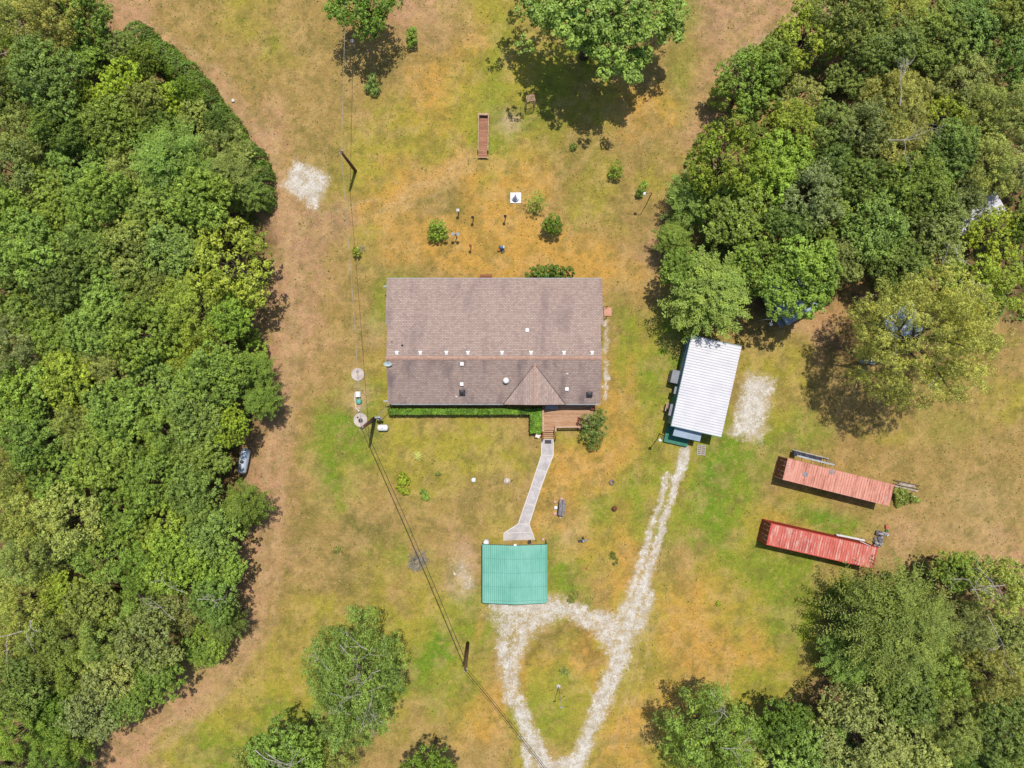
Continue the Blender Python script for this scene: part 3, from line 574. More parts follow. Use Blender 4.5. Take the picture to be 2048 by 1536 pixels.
limbs('mixed with dead wood', 6, [(1960, 1200), (2000, 1190), (1975, 1230), (2010, 1170), (1940, 1180)], 9.5, [2.8, 2.4, 2.6, 2.0, 1.8])
limbs('tawny olive feathery tree inner right wood level', 7, [(1775, 280), (1800, 210)], 10.5, [3.0, 2.0], .07)
limbs('yellow-green loose-leaved tree by the right border level with the blue-grey shed', 8, [(1920, 560), (1950, 610), (1895, 545), (1940, 530), (1905, 600), (1965, 570)], 8.8, [1.8, 1.6, 1.5, 1.5, 1.5, 1.4])
limbs('grey-green feathery tree inner left wood', 9, [(370, 1185), (350, 1240), (395, 1200)], 9.2, [2.0, 2.2, 1.6])
limbs('tawny olive feathery tree at the far left just below the carport', 10, [(45, 1262), (60, 1240)], 10.0, [2.6, 1.6], .06)
limbs('yellow-green open-crowned tree at the far left', 11, [(14, 105), (28, 95)], 7.5, [1.6, 1.6])
limbs('ragged and leaning', 12, [(1410, 1455), (1440, 1495), (1455, 1435)], 11.5, [1.8, 1.8, 1.6])

# vine-smothered thickets along the wood's mown edge
def ribbon(pts, width, hgt, n, seed, ls=.26, asp=.6, mat=None, tint=.45, hue=.2):
    Lv = Leaves(seed); r = Lv.r; pts = [np.array(p, float) for p in pts]; L = [np.linalg.norm(b-a) for a, b in zip(pts[:-1], pts[1:])]
    u = r.uniform(0, sum(L), n); acc = np.cumsum([0]+L); i = np.clip(np.searchsorted(acc, u)-1, 0, len(L)-1)
    A = np.array(pts)[i]; B = np.array(pts)[i+1]; f = ((u-acc[i])/np.array(L)[i])[:, None]; D = unit(B-A); Nn = np.stack([-D[:, 1], D[:, 0]], 1)
    th = r.uniform(0, math.pi, n); wob = .55+.8*fbm(u*.9, u*0, seed)+r.normal(size=n)*.06
    q = A+(B-A)*f+Nn*(np.cos(th)*width/2*wob)[:, None]; z = np.sin(th)**.6*hgt*wob
    P = np.stack([q[:, 0], q[:, 1], z], 1); N = np.stack([Nn[:, 0]*np.cos(th), Nn[:, 1]*np.cos(th), np.sin(th)+.3], 1)+r.normal(size=(n, 3))*.45
    Lv.add(P, N, ls, ls*asp, tint+(fbm(P[:, 0]*1.2, P[:, 1]*1.2, seed+1)-.5)*.9+r.normal(size=n)*.08, hue+r.normal(size=n)*.1)
    return Lv
def foliage_thing(Lv, c, name, label, cat, loc=(0, 0, 0), mat=None, group=None):
    me = Lv.mesh(name, mat or LEAF); o = bpy.data.objects.new(name, me); COL.objects.link(o); o.color = col_of(c, rg) if isinstance(c, str) else c
    o.location = loc; return tag(o, label, cat, group)
g = lambda *p: [W(x, y, 1.0) for x, y in p]
foliage_thing(ribbon(g((262, 70), (310, 100), (360, 142), (405, 195), (445, 245), (480, 290), (508, 330), (520, 372), (512, 420)), 3.4, 2.6, 17000, 5), 'deep', 'vine_thicket', 'dark green vine thicket with a smooth mown edge along the upper left wood', 'thicket')
def lobes_thing(spec, c, name, label, cat, seed, ls=.2, nl=12, cr=.18, mat=None, asp=.6, group=None, dens=1.0, hue=.25):
    Lv = Leaves(seed); x0, y0 = W(spec[0][0], spec[0][1], spec[0][2])
    for px, py, z, rad in spec:
        x, y = W(px, py, z); lobe(Lv, (x-x0, y-y0, z), rad, int(34*rad*rad*dens)+7, nl*2, ls, asp, .48+Lv.r.normal()*.06, hue, cr=cr, flat=.9, zmin=-.8, upw=.3)
    return foliage_thing(Lv, c, name, label, cat, (x0, y0, 0), mat, group)
lobes_thing([(250, 155, 6, 1.9), (228, 178, 5.6, 1.7), (272, 168, 5, 1.4), (212, 198, 5, 1.4), (255, 192, 5, 1.3), (240, 160, 3, 1.6)], 'lime', 'lime_shrub', 'yellow-lime shrub patch on the left wood behind the vine edge', 'shrub', 301)
lobes_thing([(345, 198, 5, 1.7), (362, 188, 4.6, 1.3), (333, 214, 4.6, 1.3), (372, 203, 4, 1.1), (345, 200, 2.6, 1.5)], 'lime', 'lime_shrub', 'brightest lime shrub close behind the vine edge', 'shrub', 302)
lobes_thing([(1555, 88, 2.4, 1.5), (1530, 110, 2, 1.2), (1500, 130, 2, 1.1), (1440, 195, 2, 1.2)], 'mid', 'edge_shrub', 'low shrub line on the upper edge of the right wood', 'shrub', 303)
lobes_thing([(420, 1305, 1.8, 1.4), (400, 1322, 1.2, 1.1), (440, 1290, 1.2, 1.0), (450, 1262, 1.4, 1.0)], 'pale', 'edge_shrub', 'pale grassy shrub at the lower edge of the left wood', 'shrub', 304, mat=BLADE, asp=.2)
lobes_thing([(510, 700, 1.6, 1.2), (520, 722, 1.4, 1.0), (500, 675, 1.4, 1.1)], 'bright', 'edge_shrub', 'bright shrub on the left wood edge beside the roof ridge', 'shrub', 305)
lobes_thing([(500, 1020, 1.8, 1.3), (512, 1030, 1.2, .9), (480, 1045, 1.6, 1.2)], 'mid', 'edge_shrub', 'spiky grassy shrub jutting from the left wood below the silver tank', 'shrub', 306, mat=BLADE, asp=.15, ls=.5)

# low growth on the wood floor
def in_poly(x, y, poly): return poly_d(x, y, poly, 1) > 0
LW = [(-80, -80), (215, -80), (225, 60), (262, 80), (400, 200), (500, 330), (512, 430), (560, 540), (500, 640), (500, 700), (540, 780), (480, 860), (470, 930), (480, 1020), (460, 1080), (440, 1200), (460, 1260), (360, 1340), (220, 1450), (170, 1620), (-80, 1620)]
RW = [(1640, -80), (1600, 30), (1480, 120), (1400, 240), (1350, 380), (1320, 480), (1330, 600), (1420, 650), (1500, 600), (1690, 560), (1900, 640), (2040, 640), (2140, 640), (2140, -80)]
BW = [(1640, 1180), (1760, 1140), (1900, 1110), (2140, 1130), (2140, 1620), (1320, 1620), (1400, 1500), (1500, 1500), (1540, 1400), (1700, 1400)]
Lv = Leaves(400)
for poly, n in ((LW, 24000), (RW, 18000), (BW, 12000)):
    q = np.array(poly); x = Lv.r.uniform(q[:, 0].min(), q[:, 0].max(), n*2); y = Lv.r.uniform(q[:, 1].min(), q[:, 1].max(), n*2)
    m = in_poly(x, y, poly) & (fbm(x/26, y/26, 12) > .47); x = x[m][:n]; y = y[m][:n]
    z = .1+fbm(x/20, y/20, 14)**2*2.6*Lv.r.uniform(.2, 1, len(x)); X = (x-1024)/F*H; Y = -(y-768)/F*H
    N = Lv.r.normal(size=(len(x), 3))*.5+[0, 0, 1]; Lv.add(np.stack([X, Y, z], 1), N, .42, .3, .25+.5*fbm(x/15, y/15, 15), .25+0*x)
o = foliage_thing(Lv, 'dark', 'undergrowth', None, None); o['kind'] = 'stuff'
# ------------------------------------------------------------------ the house
def shingle(name, along='X', dark=1.0, stain=.4):
    s = NT(name); P = s.n('ShaderNodeTexCoord').outputs['Object']; mp = s.n('ShaderNodeMapping'); s.l(P, mp.inputs[0])
    if along == 'Y': mp.inputs['Rotation'].default_value = (0, 0, math.pi/2)
    b = s.n('ShaderNodeTexBrick'); s.l(mp.outputs[0], b.inputs['Vector']); b.offset = .5
    for k, v in (('Scale', 1.0), ('Mortar Size', .022), ('Brick Width', .34), ('Row Height', .19), ('Bias', 0.0)): b.inputs[k].default_value = v
    b.inputs['Color1'].default_value = C(198*dark, 176*dark, 164*dark, .52); b.inputs['Color2'].default_value = C(176*dark, 152*dark, 140*dark, .52); b.inputs['Mortar'].default_value = C(154*dark, 130*dark, 120*dark, .52)
    n = s.noise(P, .45, 5, .6); c = s.scale(b.outputs[0], s.rng(s.noise(P, 3, 4, .7), .3, .7, .9, 1.1))
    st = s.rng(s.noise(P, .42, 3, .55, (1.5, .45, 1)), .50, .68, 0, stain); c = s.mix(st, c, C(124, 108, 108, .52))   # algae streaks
    c = s.mix(s.rng(n, .5, .7, 0, .3), c, C(196, 166, 148, .5))
    s.l(c, s.b.inputs['Base Color']); s.b.inputs['Roughness'].default_value = .9; s.b.inputs['Specular IOR Level'].default_value = .15
    s.bump(b.outputs['Fac'], .25, .01); return s.m
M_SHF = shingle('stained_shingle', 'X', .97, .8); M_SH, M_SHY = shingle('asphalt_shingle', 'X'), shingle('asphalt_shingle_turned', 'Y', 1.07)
M_RIDGE = pmat('ridge_shingle', C(200, 162, 142), C(178, 140, 122), 3.2, .9, fine=9, stretch=(1, 1, 1))
M_WHITE = pmat('white_paint', C(244, 242, 240, .6), C(228, 224, 220, .6), 2, .5, famt=.06)
M_SIDING = pmat('pale_siding', C(226, 216, 200, .6), C(210, 198, 182, .6), 1, .7, famt=.08)
M_GLASS = pmat('dark_glass', C(70, 84, 96), C(50, 62, 74), 1, .12, spec=.6)
M_DARK = pmat('dark_metal', C(74, 72, 76), C(52, 50, 52), 3, .5)
M_GALV = pmat('galvanised_metal', C(196, 202, 208, .6), C(160, 168, 178, .6), 2, .38, .35)
M_TRIM = pmat('grey_trim', C(176, 184, 188, .6), C(150, 160, 166, .6), 2, .6)
def plankmat(name, c1, c2, c3, across='Y', w=.14):
    s = NT(name); P = s.n('ShaderNodeTexCoord').outputs['Object']; sp = s.n('ShaderNodeSeparateXYZ'); s.l(P, sp.inputs[0])
    q = s.math('DIVIDE', sp.outputs[across], w); fl = s.math('FLOOR', q); fr = s.math('FRACT', q)
    wn = s.n('ShaderNodeTexWhiteNoise'); wn.noise_dimensions = '1D'; s.l(fl, wn.inputs['W'])
    st = (.4, 6, 6) if across == 'Y' else (6, .4, 6)
    c = s.mix(s.rng(wn.outputs[0], 0, 1, 0, 1), c1, c2); c = s.mix(s.rng(s.noise(P, 2.2, 5, .7, st), .42, .66, 0, .8), c, c3)
    c = s.mix(s.math('LESS_THAN', fr, .1), c, (.02, .012, .01, 1))
    s.l(c, s.b.inputs['Base Color']); s.b.inputs['Roughness'].default_value = .85; s.b.inputs['Specular IOR Level'].default_value = .2; return s.m
M_DECK = plankmat('deck_boards', C(200, 150, 110), C(174, 122, 84), C(220, 190, 160))
M_RAMP = plankmat('ramp_boards', C(176, 122, 98), C(140, 92, 78), C(206, 158, 116))
M_LUMBER = pmat('sunbleached_lumber', C(226, 192, 162), C(192, 146, 112), 4, .85)
M_BROWNW = pmat('stained_lumber', C(178, 112, 78), C(138, 84, 60), 4, .85)

hx, hy = -1.9, 4.8
house = thing('house', (hx, hy, 0), 0, 'long single-storey house under a brown shingle roof with white ridge vents', 'house')
def L(x, y, z=0): return (x-hx, y-hy, z)
RZ, YR, YN, YS, ZN, ZS = 4.5, 2.77, 11.75, -2.22, 2.5, 2.7
zn = lambda y: RZ-(y-YR)/(YN-YR)*(RZ-ZN)
zs = lambda y: RZ-(YR-y)/(YR-YS)*(RZ-ZS)
m = MB(); m.box(L(-2, 4.75, 1.2), (22.8, 12.7, 2.4)); m.add([L(-13.38, -1.6, 2.4), L(-13.38, 11.1, 2.4), L(-13.38, 11.1, 2.45), L(-13.38, YR, RZ-.16), L(-13.38, -1.6, 2.75),
       L(9.38, -1.6, 2.4), L(9.38, 11.1, 2.4), L(9.38, 11.1, 2.45), L(9.38, YR, RZ-.16), L(9.38, -1.6, 2.75)], [(0, 1, 2, 3, 4)[::-1], (5, 6, 7, 8, 9)])
m.build('wall', M_SIDING, house)
jog = W(0, 650, 3.6)[1]
m = MB(); m.slab([L(-13.92, YN, ZN), L(-13.92, jog, zn(jog)), L(-13.66, jog, zn(jog)), L(-13.66, YR, RZ), L(9.72, YR, RZ), L(9.72, jog, zn(jog)), L(10.02, jog, zn(jog)), L(10.02, YN, ZN)][::-1], .09)
roofn = m.build('rear_roof', M_SH, house)
m = MB(); m.slab([L(-13.78, YS, ZS), L(9.82, YS, ZS), L(9.72, YR-.001, RZ), L(-13.66, YR-.001, RZ)], .09)
roofs = m.build('front_roof', M_SHF, house)
m = MB(); m.add([L(-13.68, YR+.26, zn(YR+.26)+.02), L(-13.68, YR, RZ+.05), L(-13.68, YR-.16, zs(YR-.16)+.03), L(9.74, YR+.26, zn(YR+.26)+.02), L(9.74, YR, RZ+.05), L(9.74, YR-.16, zs(YR-.16)+.03)],
                [(0, 3, 4, 1), (1, 4, 5, 2), (0, 1, 2), (5, 4, 3)]); m.build('ridge_cap', M_RIDGE, roofn)
# porch gable
x0, xl, xr, yA, yF, zr = 2.47, -.97, 5.94, W(0, 728, 4.28)[1], -2.28, 4.28
m = MB(); m.slab([L(x0, yA, zr), L(xl, yF, ZS+.03), L(x0, yF, zr)], .07); m.slab([L(x0, yA, zr), L(x0, yF, zr), L(xr, yF, ZS+.03)], .07)
gab = m.build('porch_gable_roof', M_SHY, house)
m = MB(); m.box(L(x0, (yA+yF)/2, zr+.012), (.26, yA-yF, .05)); m.build('ridge_cap', M_RIDGE, gab)
m = MB()
for xe in (xl, xr): m.tube([L(x0, yA, zr+.02), L(xe, yF+.02, ZS+.05)], .035, 4)
m.build('valley_flashing', pmat('valley_metal', C(112, 92, 88), None, 3, .7), gab)
m = MB(); m.add([L(xl+.3, yF+.12, ZS), L(xr-.3, yF+.12, ZS), L(x0, yF+.12, zr-.16)], [(0, 1, 2)]); m.build('gable_end', M_SIDING, gab)
# gutters, downpipes
m = MB(); m.box(L((-13.8+xl)/2+.2, YS-.06, ZS-.08), (-(-13.8)+xl-.3, .07, .11)); m.box(L((xr+9.8)/2, YS-.06, ZS-.08), (9.8-xr, .07, .11)); m.box(L(-1.95, YN+.04, ZN-.08), (23.9, .06, .11))
for x in (-13.72, 9.7): m.tube([L(x, YS-.02, ZS-.1), L(x, -1.7, 2.3), L(x, -1.7, .1)], .04, 6)
m.build('gutter', M_TRIM, house)
for y, z in ((10.9, 2.3), (-1.9, 2.2)):
    m = MB(); m.box(L(-14.1, y, z), (.5, .16, .1)); m.build('lamp_bracket', M_TRIM, house)
# windows and doors on the walls
def window(x, y, w, h, face):
    f = MB(); g = MB(); n = .03 if face in 'NE' else -.03
    if face in 'NS': f.box(L(x, y+n, 1.45), (w+.14, .06, h+.14)); g.box(L(x, y+2.1*n, 1.45), (w, .03, h))
    else: f.box(L(x+n, y, 1.45), (.06, w+.14, h+.14)); g.box(L(x+2.1*n, y, 1.45), (.03, w, h))
    o = f.build('window', M_WHITE, house); g.build('pane', M_GLASS, o)
for x in (-11, -8, -5, -2.6): window(x, -1.6, 1.3, 1.1, 'S')
for x in (-11.5, -8, 2, 5.5, 8): window(x, 11.1, 1.3, 1.1, 'N')
for y in (1, 5): window(9.4, y, 1.1, 1.1, 'E'); window(-13.4, y, 1.1, 1.1, 'W')
def door(x, y, face):
    m = MB(); m.box(L(x, y, 1.05), (.95, .08, 2.05) if face in 'NS' else (.08, .95, 2.05)); o = m.build('door', M_WHITE, house)
    k = MB(); k.tube([L(x+(.36 if face in 'NS' else .05), y+(-.1 if face == 'S' else .3), 1), L(x+(.42 if face in 'NS' else .05), y+(-.1 if face == 'S' else .36), 1)], .035); k.build('handle', M_DARK, o)
door(4.2, -1.66, 'S'); door(9.44, 8.4, 'E')
# things standing on the roof
for px in (794, 841, 893, 936, 1004, 1062, 1128, 1184):
    x, y = W(px, 705, 4.4); z = zn(y); m = MB(); m.box(L(x, y, z+.10), (.30, .26, .2)); m.box(L(x, y+.09, z+.2), (.40, .16, .05)); m.box(L(x, y-.19, z+.05), (.32, .1, .1)); m.build('ridge_vent', M_WHITE, roofn)
for px, py, f in ((1054.5, 660, 0), (924.5, 728, 1), (923, 768, 1), (1134.6, 778, 1)):
    x, y = W(px, py, 4); z = (zs if f else zn)(y); m = MB(); m.box(L(x, y, z+.06), (.34, .34, .14)); m.box(L(x, y, z+.15), (.38, .38, .04)); m.build('flat_vent', M_WHITE, roofs if f else roofn)
for px, py in ((924.6, 785), (1179, 788.6)):
    x, y = W(px, py, 3.3); z = zs(y); m = MB(); m.box(L(x, y, z+.12), (.56, .56, .2), rx=.2); m.add([L(x-.33, y-.33, z+.18), L(x+.33, y-.33, z+.18), L(x+.33, y+.33, z+.3), L(x-.33, y+.33, z+.3), L(x, y, z+.42)], [(0, 1, 4), (1, 2, 4), (2, 3, 4), (3, 0, 4)]); m.build('box_vent', M_DARK, roofs)
x, y = W(1012, 761, 4.1); z = zs(y)
m = MB(); m.lathe([(.16, -.05), (.16, .22), (.30, .28), (.34, .42), (.26, .56), (.08, .62)], L(x, y, z), 14, False); m.build('turbine_vent', M_WHITE, roofs)
for px, py, f, mt in ((911, 793.6, 1, M_WHITE), (784.5, 683, 0, M_RIDGE), (805, 691, 0, M_DARK), (1134.6, 748, 1, M_WHITE)):
    x, y = W(px, py, 4); z = (zs if f else zn)(y); m = MB(); m.lathe([(.13, -.04), (.12, .03), (.05, .05), (.05, .3)], L(x, y, z), 10); m.build('vent_pipe', mt, roofs if f else roofn)
# satellite dish
x, y = W(775.5, 728, 4.7); d = thing('satellite_dish', (x, y, 0), 0, 'pale oval satellite dish on the left end of the roof ridge', 'satellite dish')
m = MB(); n = 20; vs = []; fs = []
for i, (r, dz) in enumerate(((0, -.07), (.24, -.05), (.46, .0))):
    for k in range(n): q = 2*math.pi*k/n; vs.append((r*math.cos(q), r*math.sin(q)*.55, 4.78+dz+r*math.sin(q)*.45))
for i in range(2):
    for k in range(n): fs.append((i*n+k, (i+1)*n+k, (i+1)*n+(k+1) % n, i*n+(k+1) % n))
m.add(vs, fs, True); m.build('reflector', pmat('dish_paint', C(206, 218, 216, .7), C(190, 204, 204, .7), 2, .5, famt=.05), d)
m = MB(); m.tube([(.2, .2, 4.25), (.1, .2, 4.6), (0, 0, 4.7)], .035); m.tube([(0, .0, 4.7), (.05, .32, 5.0)], .02); m.box((.05, .34, 5.02), (.12, .1, .1)); m.build('mount', M_DARK, d)

# ------------------------------------------------------------------ deck, steps, walkway
dx, dy = W(1125, 835, .6); deck = thing('timber_deck', (dx, dy, 0), 0, 'stained timber deck with steps and railing in front of the house porch', 'deck')
def DL(px, py, z): x, y = W(px, py, z); return (x-dx, y-dy, z)
a = DL(1084.5, 808, .6); b = DL(1186, 854, .6); c_ = DL(1108.5, 861, .6)
m = MB(); m.box(((a[0]+b[0])/2, (a[1]+b[1])/2, .56), (b[0]-a[0], a[1]-b[1], .08)); m.box(((a[0]+c_[0])/2, (b[1]+c_[1])/2, .56), (c_[0]-a[0], b[1]-c_[1]-.004, .08)); m.build('boards', M_DECK, deck)
m = MB()
for x in np.linspace(a[0]+.1, b[0]-.1, 6):
    for y in (a[1]-.3, b[1]+.1): m.box((x, y, .26), (.12, .12, .52))
m.box(((a[0]+b[0])/2, b[1]+.03, .44), (b[0]-a[0], .05, .16)); m.build('frame', M_BROWNW, deck)
for i in range(4):
    y0 = DL(0, 861+4.2*(i+.5), .5)[1]; m = MB(); m.box(((a[0]+c_[0])/2, y0, .52-.12*(i+1)), (c_[0]-a[0]-.06, .17, .05)); m.build('step', M_DECK, deck)
def rail(pts, top=1.45, base=.55):
    m = MB()
    for p, q in zip(pts[:-1], pts[1:]):
        d_ = np.array(q[:2])-np.array(p[:2]); l = np.hypot(*d_); an = math.atan2(d_[1], d_[0]); cx, cy = (p[0]+q[0])/2, (p[1]+q[1])/2
        m.box((cx, cy, top), (l+.1, .2, .04), rz=an)
        m.box((cx, cy, top-.62), (l, .05, .07), rz=an)
        for t in np.linspace(0, 1, max(2, int(l/.35))): m.box((p[0]+d_[0]*t, p[1]+d_[1]*t, (top+base)/2-.03), (.05, .05, top-base-.06), rz=an)
    return m.build('railing', M_LUMBER, deck)
r1 = (c_[0]+.1, b[1]+.05); rail([DL(1183, 853.5, 1.4)[:2], r1]); rail([(c_[0]+.1, b[1]-.1), (c_[0]+.1, c_[1])]); rail([(a[0]+.06, a[1]-.7), (a[0]+.06, c_[1])])
for x in (c_[0]+.1, a[0]+.06):
    m = MB(); m.tube([(x, c_[1]-.05, 1.43), (x, c_[1]-1.1, .95)], .05, 4); m.box((x, c_[1]-1.1, .48), (.09, .09, .96)); m.build('handrail', M_BROWNW, deck)
M_CONC = pmat('aged_concrete', C(204, 196, 192, .62), C(176, 168, 166, .62), 1.1, .9, fine=7, famt=.15)
M_EDGE = pmat('pale_edging', C(236, 226, 214, .56), C(222, 210, 198, .56), 3, .8, famt=.1)
PLw = [(1083.5, 878), (1082.8, 910), (1073.7, 938), (1062.7, 972), (1050.5, 1006.5), (1036.6, 1047.5), (1007.8, 1066), (1007.8, 1081)]
PRw = [(1107, 878), (1106.2, 911), (1093, 944), (1081, 977), (1070, 1011), (1058.3, 1048), (1064, 1064), (1069, 1079)]
m = MB()
for i in range(7): m.prism([W(*PLw[i+1]), W(*PRw[i+1]), W(*PRw[i]), W(*PLw[i])], -.02, .06)
o = m.build('path', M_CONC); tag(o, kind='structure')
m = MB()
def strip(m, p, q, w, z0, z1):
    p, q = np.array(W(*p)), np.array(W(*q)); d_ = q-p; l = np.hypot(*d_); m.box(((p[0]+q[0])/2, (p[1]+q[1])/2, (z0+z1)/2), (l+w*.4, w, z1-z0), rz=math.atan2(d_[1], d_[0]))
for i in range(7):
    strip(m, PLw[i], PLw[i+1], .1, .02, .068+.0007*i); strip(m, PRw[i], PRw[i+1], .1, .02, .070+.0007*i)
    if i < 6: strip(m, PLw[i+1], PRw[i+1], .07, .02, .076+.0005*i)
o = m.build('path_edging', M_EDGE); tag(o, kind='structure')
m = MB(); x, y = W(1096, 883.5, .07); m.box((x, y, .095), (.74, .42, .025)); m.box((x, y, .109), (.62, .31, .008))
tag(m.build('doormat', pmat('rubber', C(92, 90, 96), C(66, 64, 70), 6, .95)), 'dark rubber doormat on the walkway at the foot of the deck steps', 'doormat')
# two adirondack chairs, a pot and a bench on the deck
def chair(loc, rz, c, label):
    t = thing('adirondack_chair', loc, rz, label, 'chair', 'chairs on the deck'); M = pmat('chair_paint', c, None, 4, .6)
    m = MB(); [m.box((x, .05, .36), (.085, .52, .025), rx=-.15) for x in np.linspace(-.22, .22, 5)]; m.build('seat', M, t)
    m = MB(); [m.box((x, -.34, .72), (.085, .025, .75-abs(x)*.5), rx=.35) for x in np.linspace(-.22, .22, 5)]; m.build('backrest', M, t)
    for sx in (-1, 1):
        m = MB(); m.box((.32*sx, 0, .56), (.12, .68, .025)); m.build('armrest', M, t)
        m = MB(); m.box((.30*sx, .28, .27), (.05, .09, .54)); m.build('leg', M, t); m = MB(); m.box((.30*sx, -.3, .27), (.05, .09, .54)); m.build('leg', M, t)
x, y = W(1160, 841, .6); chair((x, y, .6), 1.3, C(168, 74, 56), 'red-brown chair on the deck, the one nearer the house')
x, y = W(1161, 849.5, .6); chair((x, y, .6), 1.9, C(206, 138, 124), 'faded pinkish chair on the deck against the railing')
x, y = W(1184, 816, .6); t = thing('plant_pot', (x, y, 0), 0, 'pale round pot with a small red plant at the right end of the deck', 'pot')
m = MB(); m.lathe([(.16, .62), (.24, .75), (.27, .95), (.25, .98), (.22, .9)], n=14); m.build('pot', M_TRIM, t)
Lv = Leaves(9); lobe(Lv, (0, 0, 1.1), .18, 14, 8, .12, .5, .5, .9, cr=.06); o = bpy.data.objects.new('foliage', Lv.mesh('foliage', LEAF)); COL.objects.link(o); o.parent = t; o.color = C(190, 84, 60)
x, y = W(1103, 814, 1); t = thing('porch_bench', (x, y, .6), 0, 'blue-grey slatted bench on the deck under the house eave', 'bench')
m = MB(); [m.box((0, yy, .45), (1.4, .08, .03)) for yy in (-.2, -.1, 0, .1)]; m.build('seat', M_TRIM, t); m = MB(); [m.box((0, .2, z), (1.4, .03, .09)) for z in (.6, .72, .84)]; m.build('backrest', M_TRIM, t)
for sx in (-1, 1): m = MB(); m.box((.66*sx, 0, .3), (.05, .44, .6)); m.build('side_frame', M_TRIM, t)

# hedge and beds along the front
def box_hedge(rects, hgt, n, seed, c, name, label, ls=.16):
    Lv = Leaves(seed); r = Lv.r; A = [((x1-x0)*(y1-y0)+hgt*2*((x1-x0)+(y1-y0))) for x0, y0, x1, y1 in rects]
    for (x0, y0, x1, y1), ar in zip(rects, A):
        k = int(n*ar/sum(A)); top = r.random(k) < .62; x = r.uniform(x0, x1, k); y = r.uniform(y0, y1, k); z = np.where(top, hgt, r.uniform(0, hgt, k))
        side = r.integers(0, 4, k); x = np.where(~top & (side == 0), x0, np.where(~top & (side == 1), x1, x)); y = np.where(~top & (side == 2), y0, np.where(~top & (side == 3), y1, y))
        P = np.stack([x, y, z], 1)+r.normal(size=(k, 3))*.05; N = np.where(top[:, None], [0, 0, 1.2], np.stack([(side == 1)*1.-(side == 0), (side == 3)*1.-(side == 2), .4+0*x], 1))+r.normal(size=(k, 3))*.55
        Lv.add(P, N, ls, ls*.6, .5+(fbm(x*2.2, y*2.2, seed)-.5)*1.3+r.normal(size=k)*.22, .2+(fbm(x*1.1, y*1.1, seed+3)-.3)*.8)
    return foliage_thing(Lv, c, name, label, 'hedge')
p = lambda x, y, z=1.0: W(x, y, z)
box_hedge([(p(779, 0)[0], p(0, 828)[1], p(1061, 0)[0], p(0, 818)[1]), (p(1061, 0)[0], p(0, 865)[1], p(1083, 0)[0], p(0, 818)[1])], 1.35, 17000, 21, C(124, 168, 56), 'clipped_hedge', 'clipped bright green L-shaped hedge along the front of the house')
box_hedge([(p(780, 0)[0], -2.35, p(1080, 0)[0], -1.65)], .9, 5000, 22, 'deep', 'wall_shrubs', 'dark shaded row of shrubs between the clipped hedge and house wall')
lobes_thing([(1065, 548, 1.4, .7), (1080, 545, 1.6, .8), (1098, 544, 1.7, .85), (1116, 545, 1.6, .8), (1134, 548, 1.4, .75), (1098, 552, 1.5, .8)], 'deep', 'rear_shrub', 'dark green shrub mass against the rear wall of the house', 'shrub', 310, ls=.2)
# ------------------------------------------------------------------ outbuildings
def ribbed(m, prof, y0, y1, pitch, rh=.03, along='Y', thick=.02):
    """a metal sheet: PROF is a line of (x, z); ribs run along y (along='Y') or across it (along='X')"""
    if along == 'Y':
        P = [np.array(p, float) for p in prof]; L_ = [np.hypot(*(b-a)) for a, b in zip(P[:-1], P[1:])]; pts = []
        for a, b, l in zip(P[:-1], P[1:], L_):
            n = max(1, round(l/pitch)); d_ = (b-a)/n; nrm = np.array([-(b-a)[1], (b-a)[0]])/l
            for i in range(n):
                q = a+d_*i; pts += [q, q+d_*.72, q+d_*.80+nrm*rh, q+d_*.92+nrm*rh]
        pts.append(P[-1]); vs = [(x, y, z) for y in (y0, y1) for x, z in pts]; k = len(pts)
        m.add(vs, [(i, i+1, k+i+1, k+i) for i in range(k-1)])
        vs = [(x, y, z-thick) for y in (y0, y1) for x, z in pts]; m.add(vs, [(i, k+i, k+i+1, i+1) for i in range(k-1)])
    else:
        n = round((y1-y0)/pitch); d_ = (y1-y0)/n; ys_ = []
        for i in range(n): ys_ += [(y0+d_*i, 0), (y0+d_*(i+.70), 0), (y0+d_*(i+.80), rh), (y0+d_*(i+.9), rh)]
        ys_.append((y1, 0)); k = len(prof); vs = [(x, y, z+r) for y, r in ys_ for x, z in prof]
        m.add(vs, [(j*k+i, j*k+i+1, (j+1)*k+i+1, (j+1)*k+i) for j in range(len(ys_)-1) for i in range(k-1)])
        vs = [(x, y, z+r-thick) for y, r in ys_ for x, z in prof]
        m.add(vs, [(j*k+i, (j+1)*k+i, (j+1)*k+i+1, j*k+i+1) for j in range(len(ys_)-1) for i in range(k-1)])
M_WROOF = pmat('white_metal_roof', C(234, 232, 234, .52), C(222, 220, 224, .52), .8, .45, famt=.05)
M_TEAL = pmat('teal_wall_paint', C(104, 146, 142), C(84, 126, 124), 1.5, .6, famt=.1)
M_GREENW = pmat('green_board', C(66, 140, 112), C(50, 116, 92), 2, .7)
M_BLUEG = pmat('blue_grey_sheet', C(176, 192, 208), C(150, 170, 188), 1, .5, famt=.08)
M_GREYP = pmat('grey_sheet', C(152, 154, 160), C(132, 134, 140), 1, .6, famt=.08)
sx, sy = W(1412.2, 772, 3.3); RS = math.radians(-12.7)
shed = thing('workshop', (sx, sy, 0), RS, 'green-walled workshop with a white ribbed metal roof beside the gravel pad', 'workshop')
m = MB(); m.box((0, 0, 1.55), (5.3, 9.9, 3.1)); m.build('wall', M_TEAL, shed)
m = MB(); ribbed(m, [(-2.76, 3.18), (2.82, 3.46)], -5.1, 5.1, .30, .07, 'X'); rf = m.build('roof', M_WROOF, shed)
m = MB(); m.box((-2.79, 0, 3.12), (.07, 10.3, .16)); m.box((0, 5.14, 3.26), (5.65, .06, .16), ry=-.05); m.box((0, -5.14, 3.26), (5.65, .06, .16), ry=-.05); m.build('trim', M_TEAL, rf)
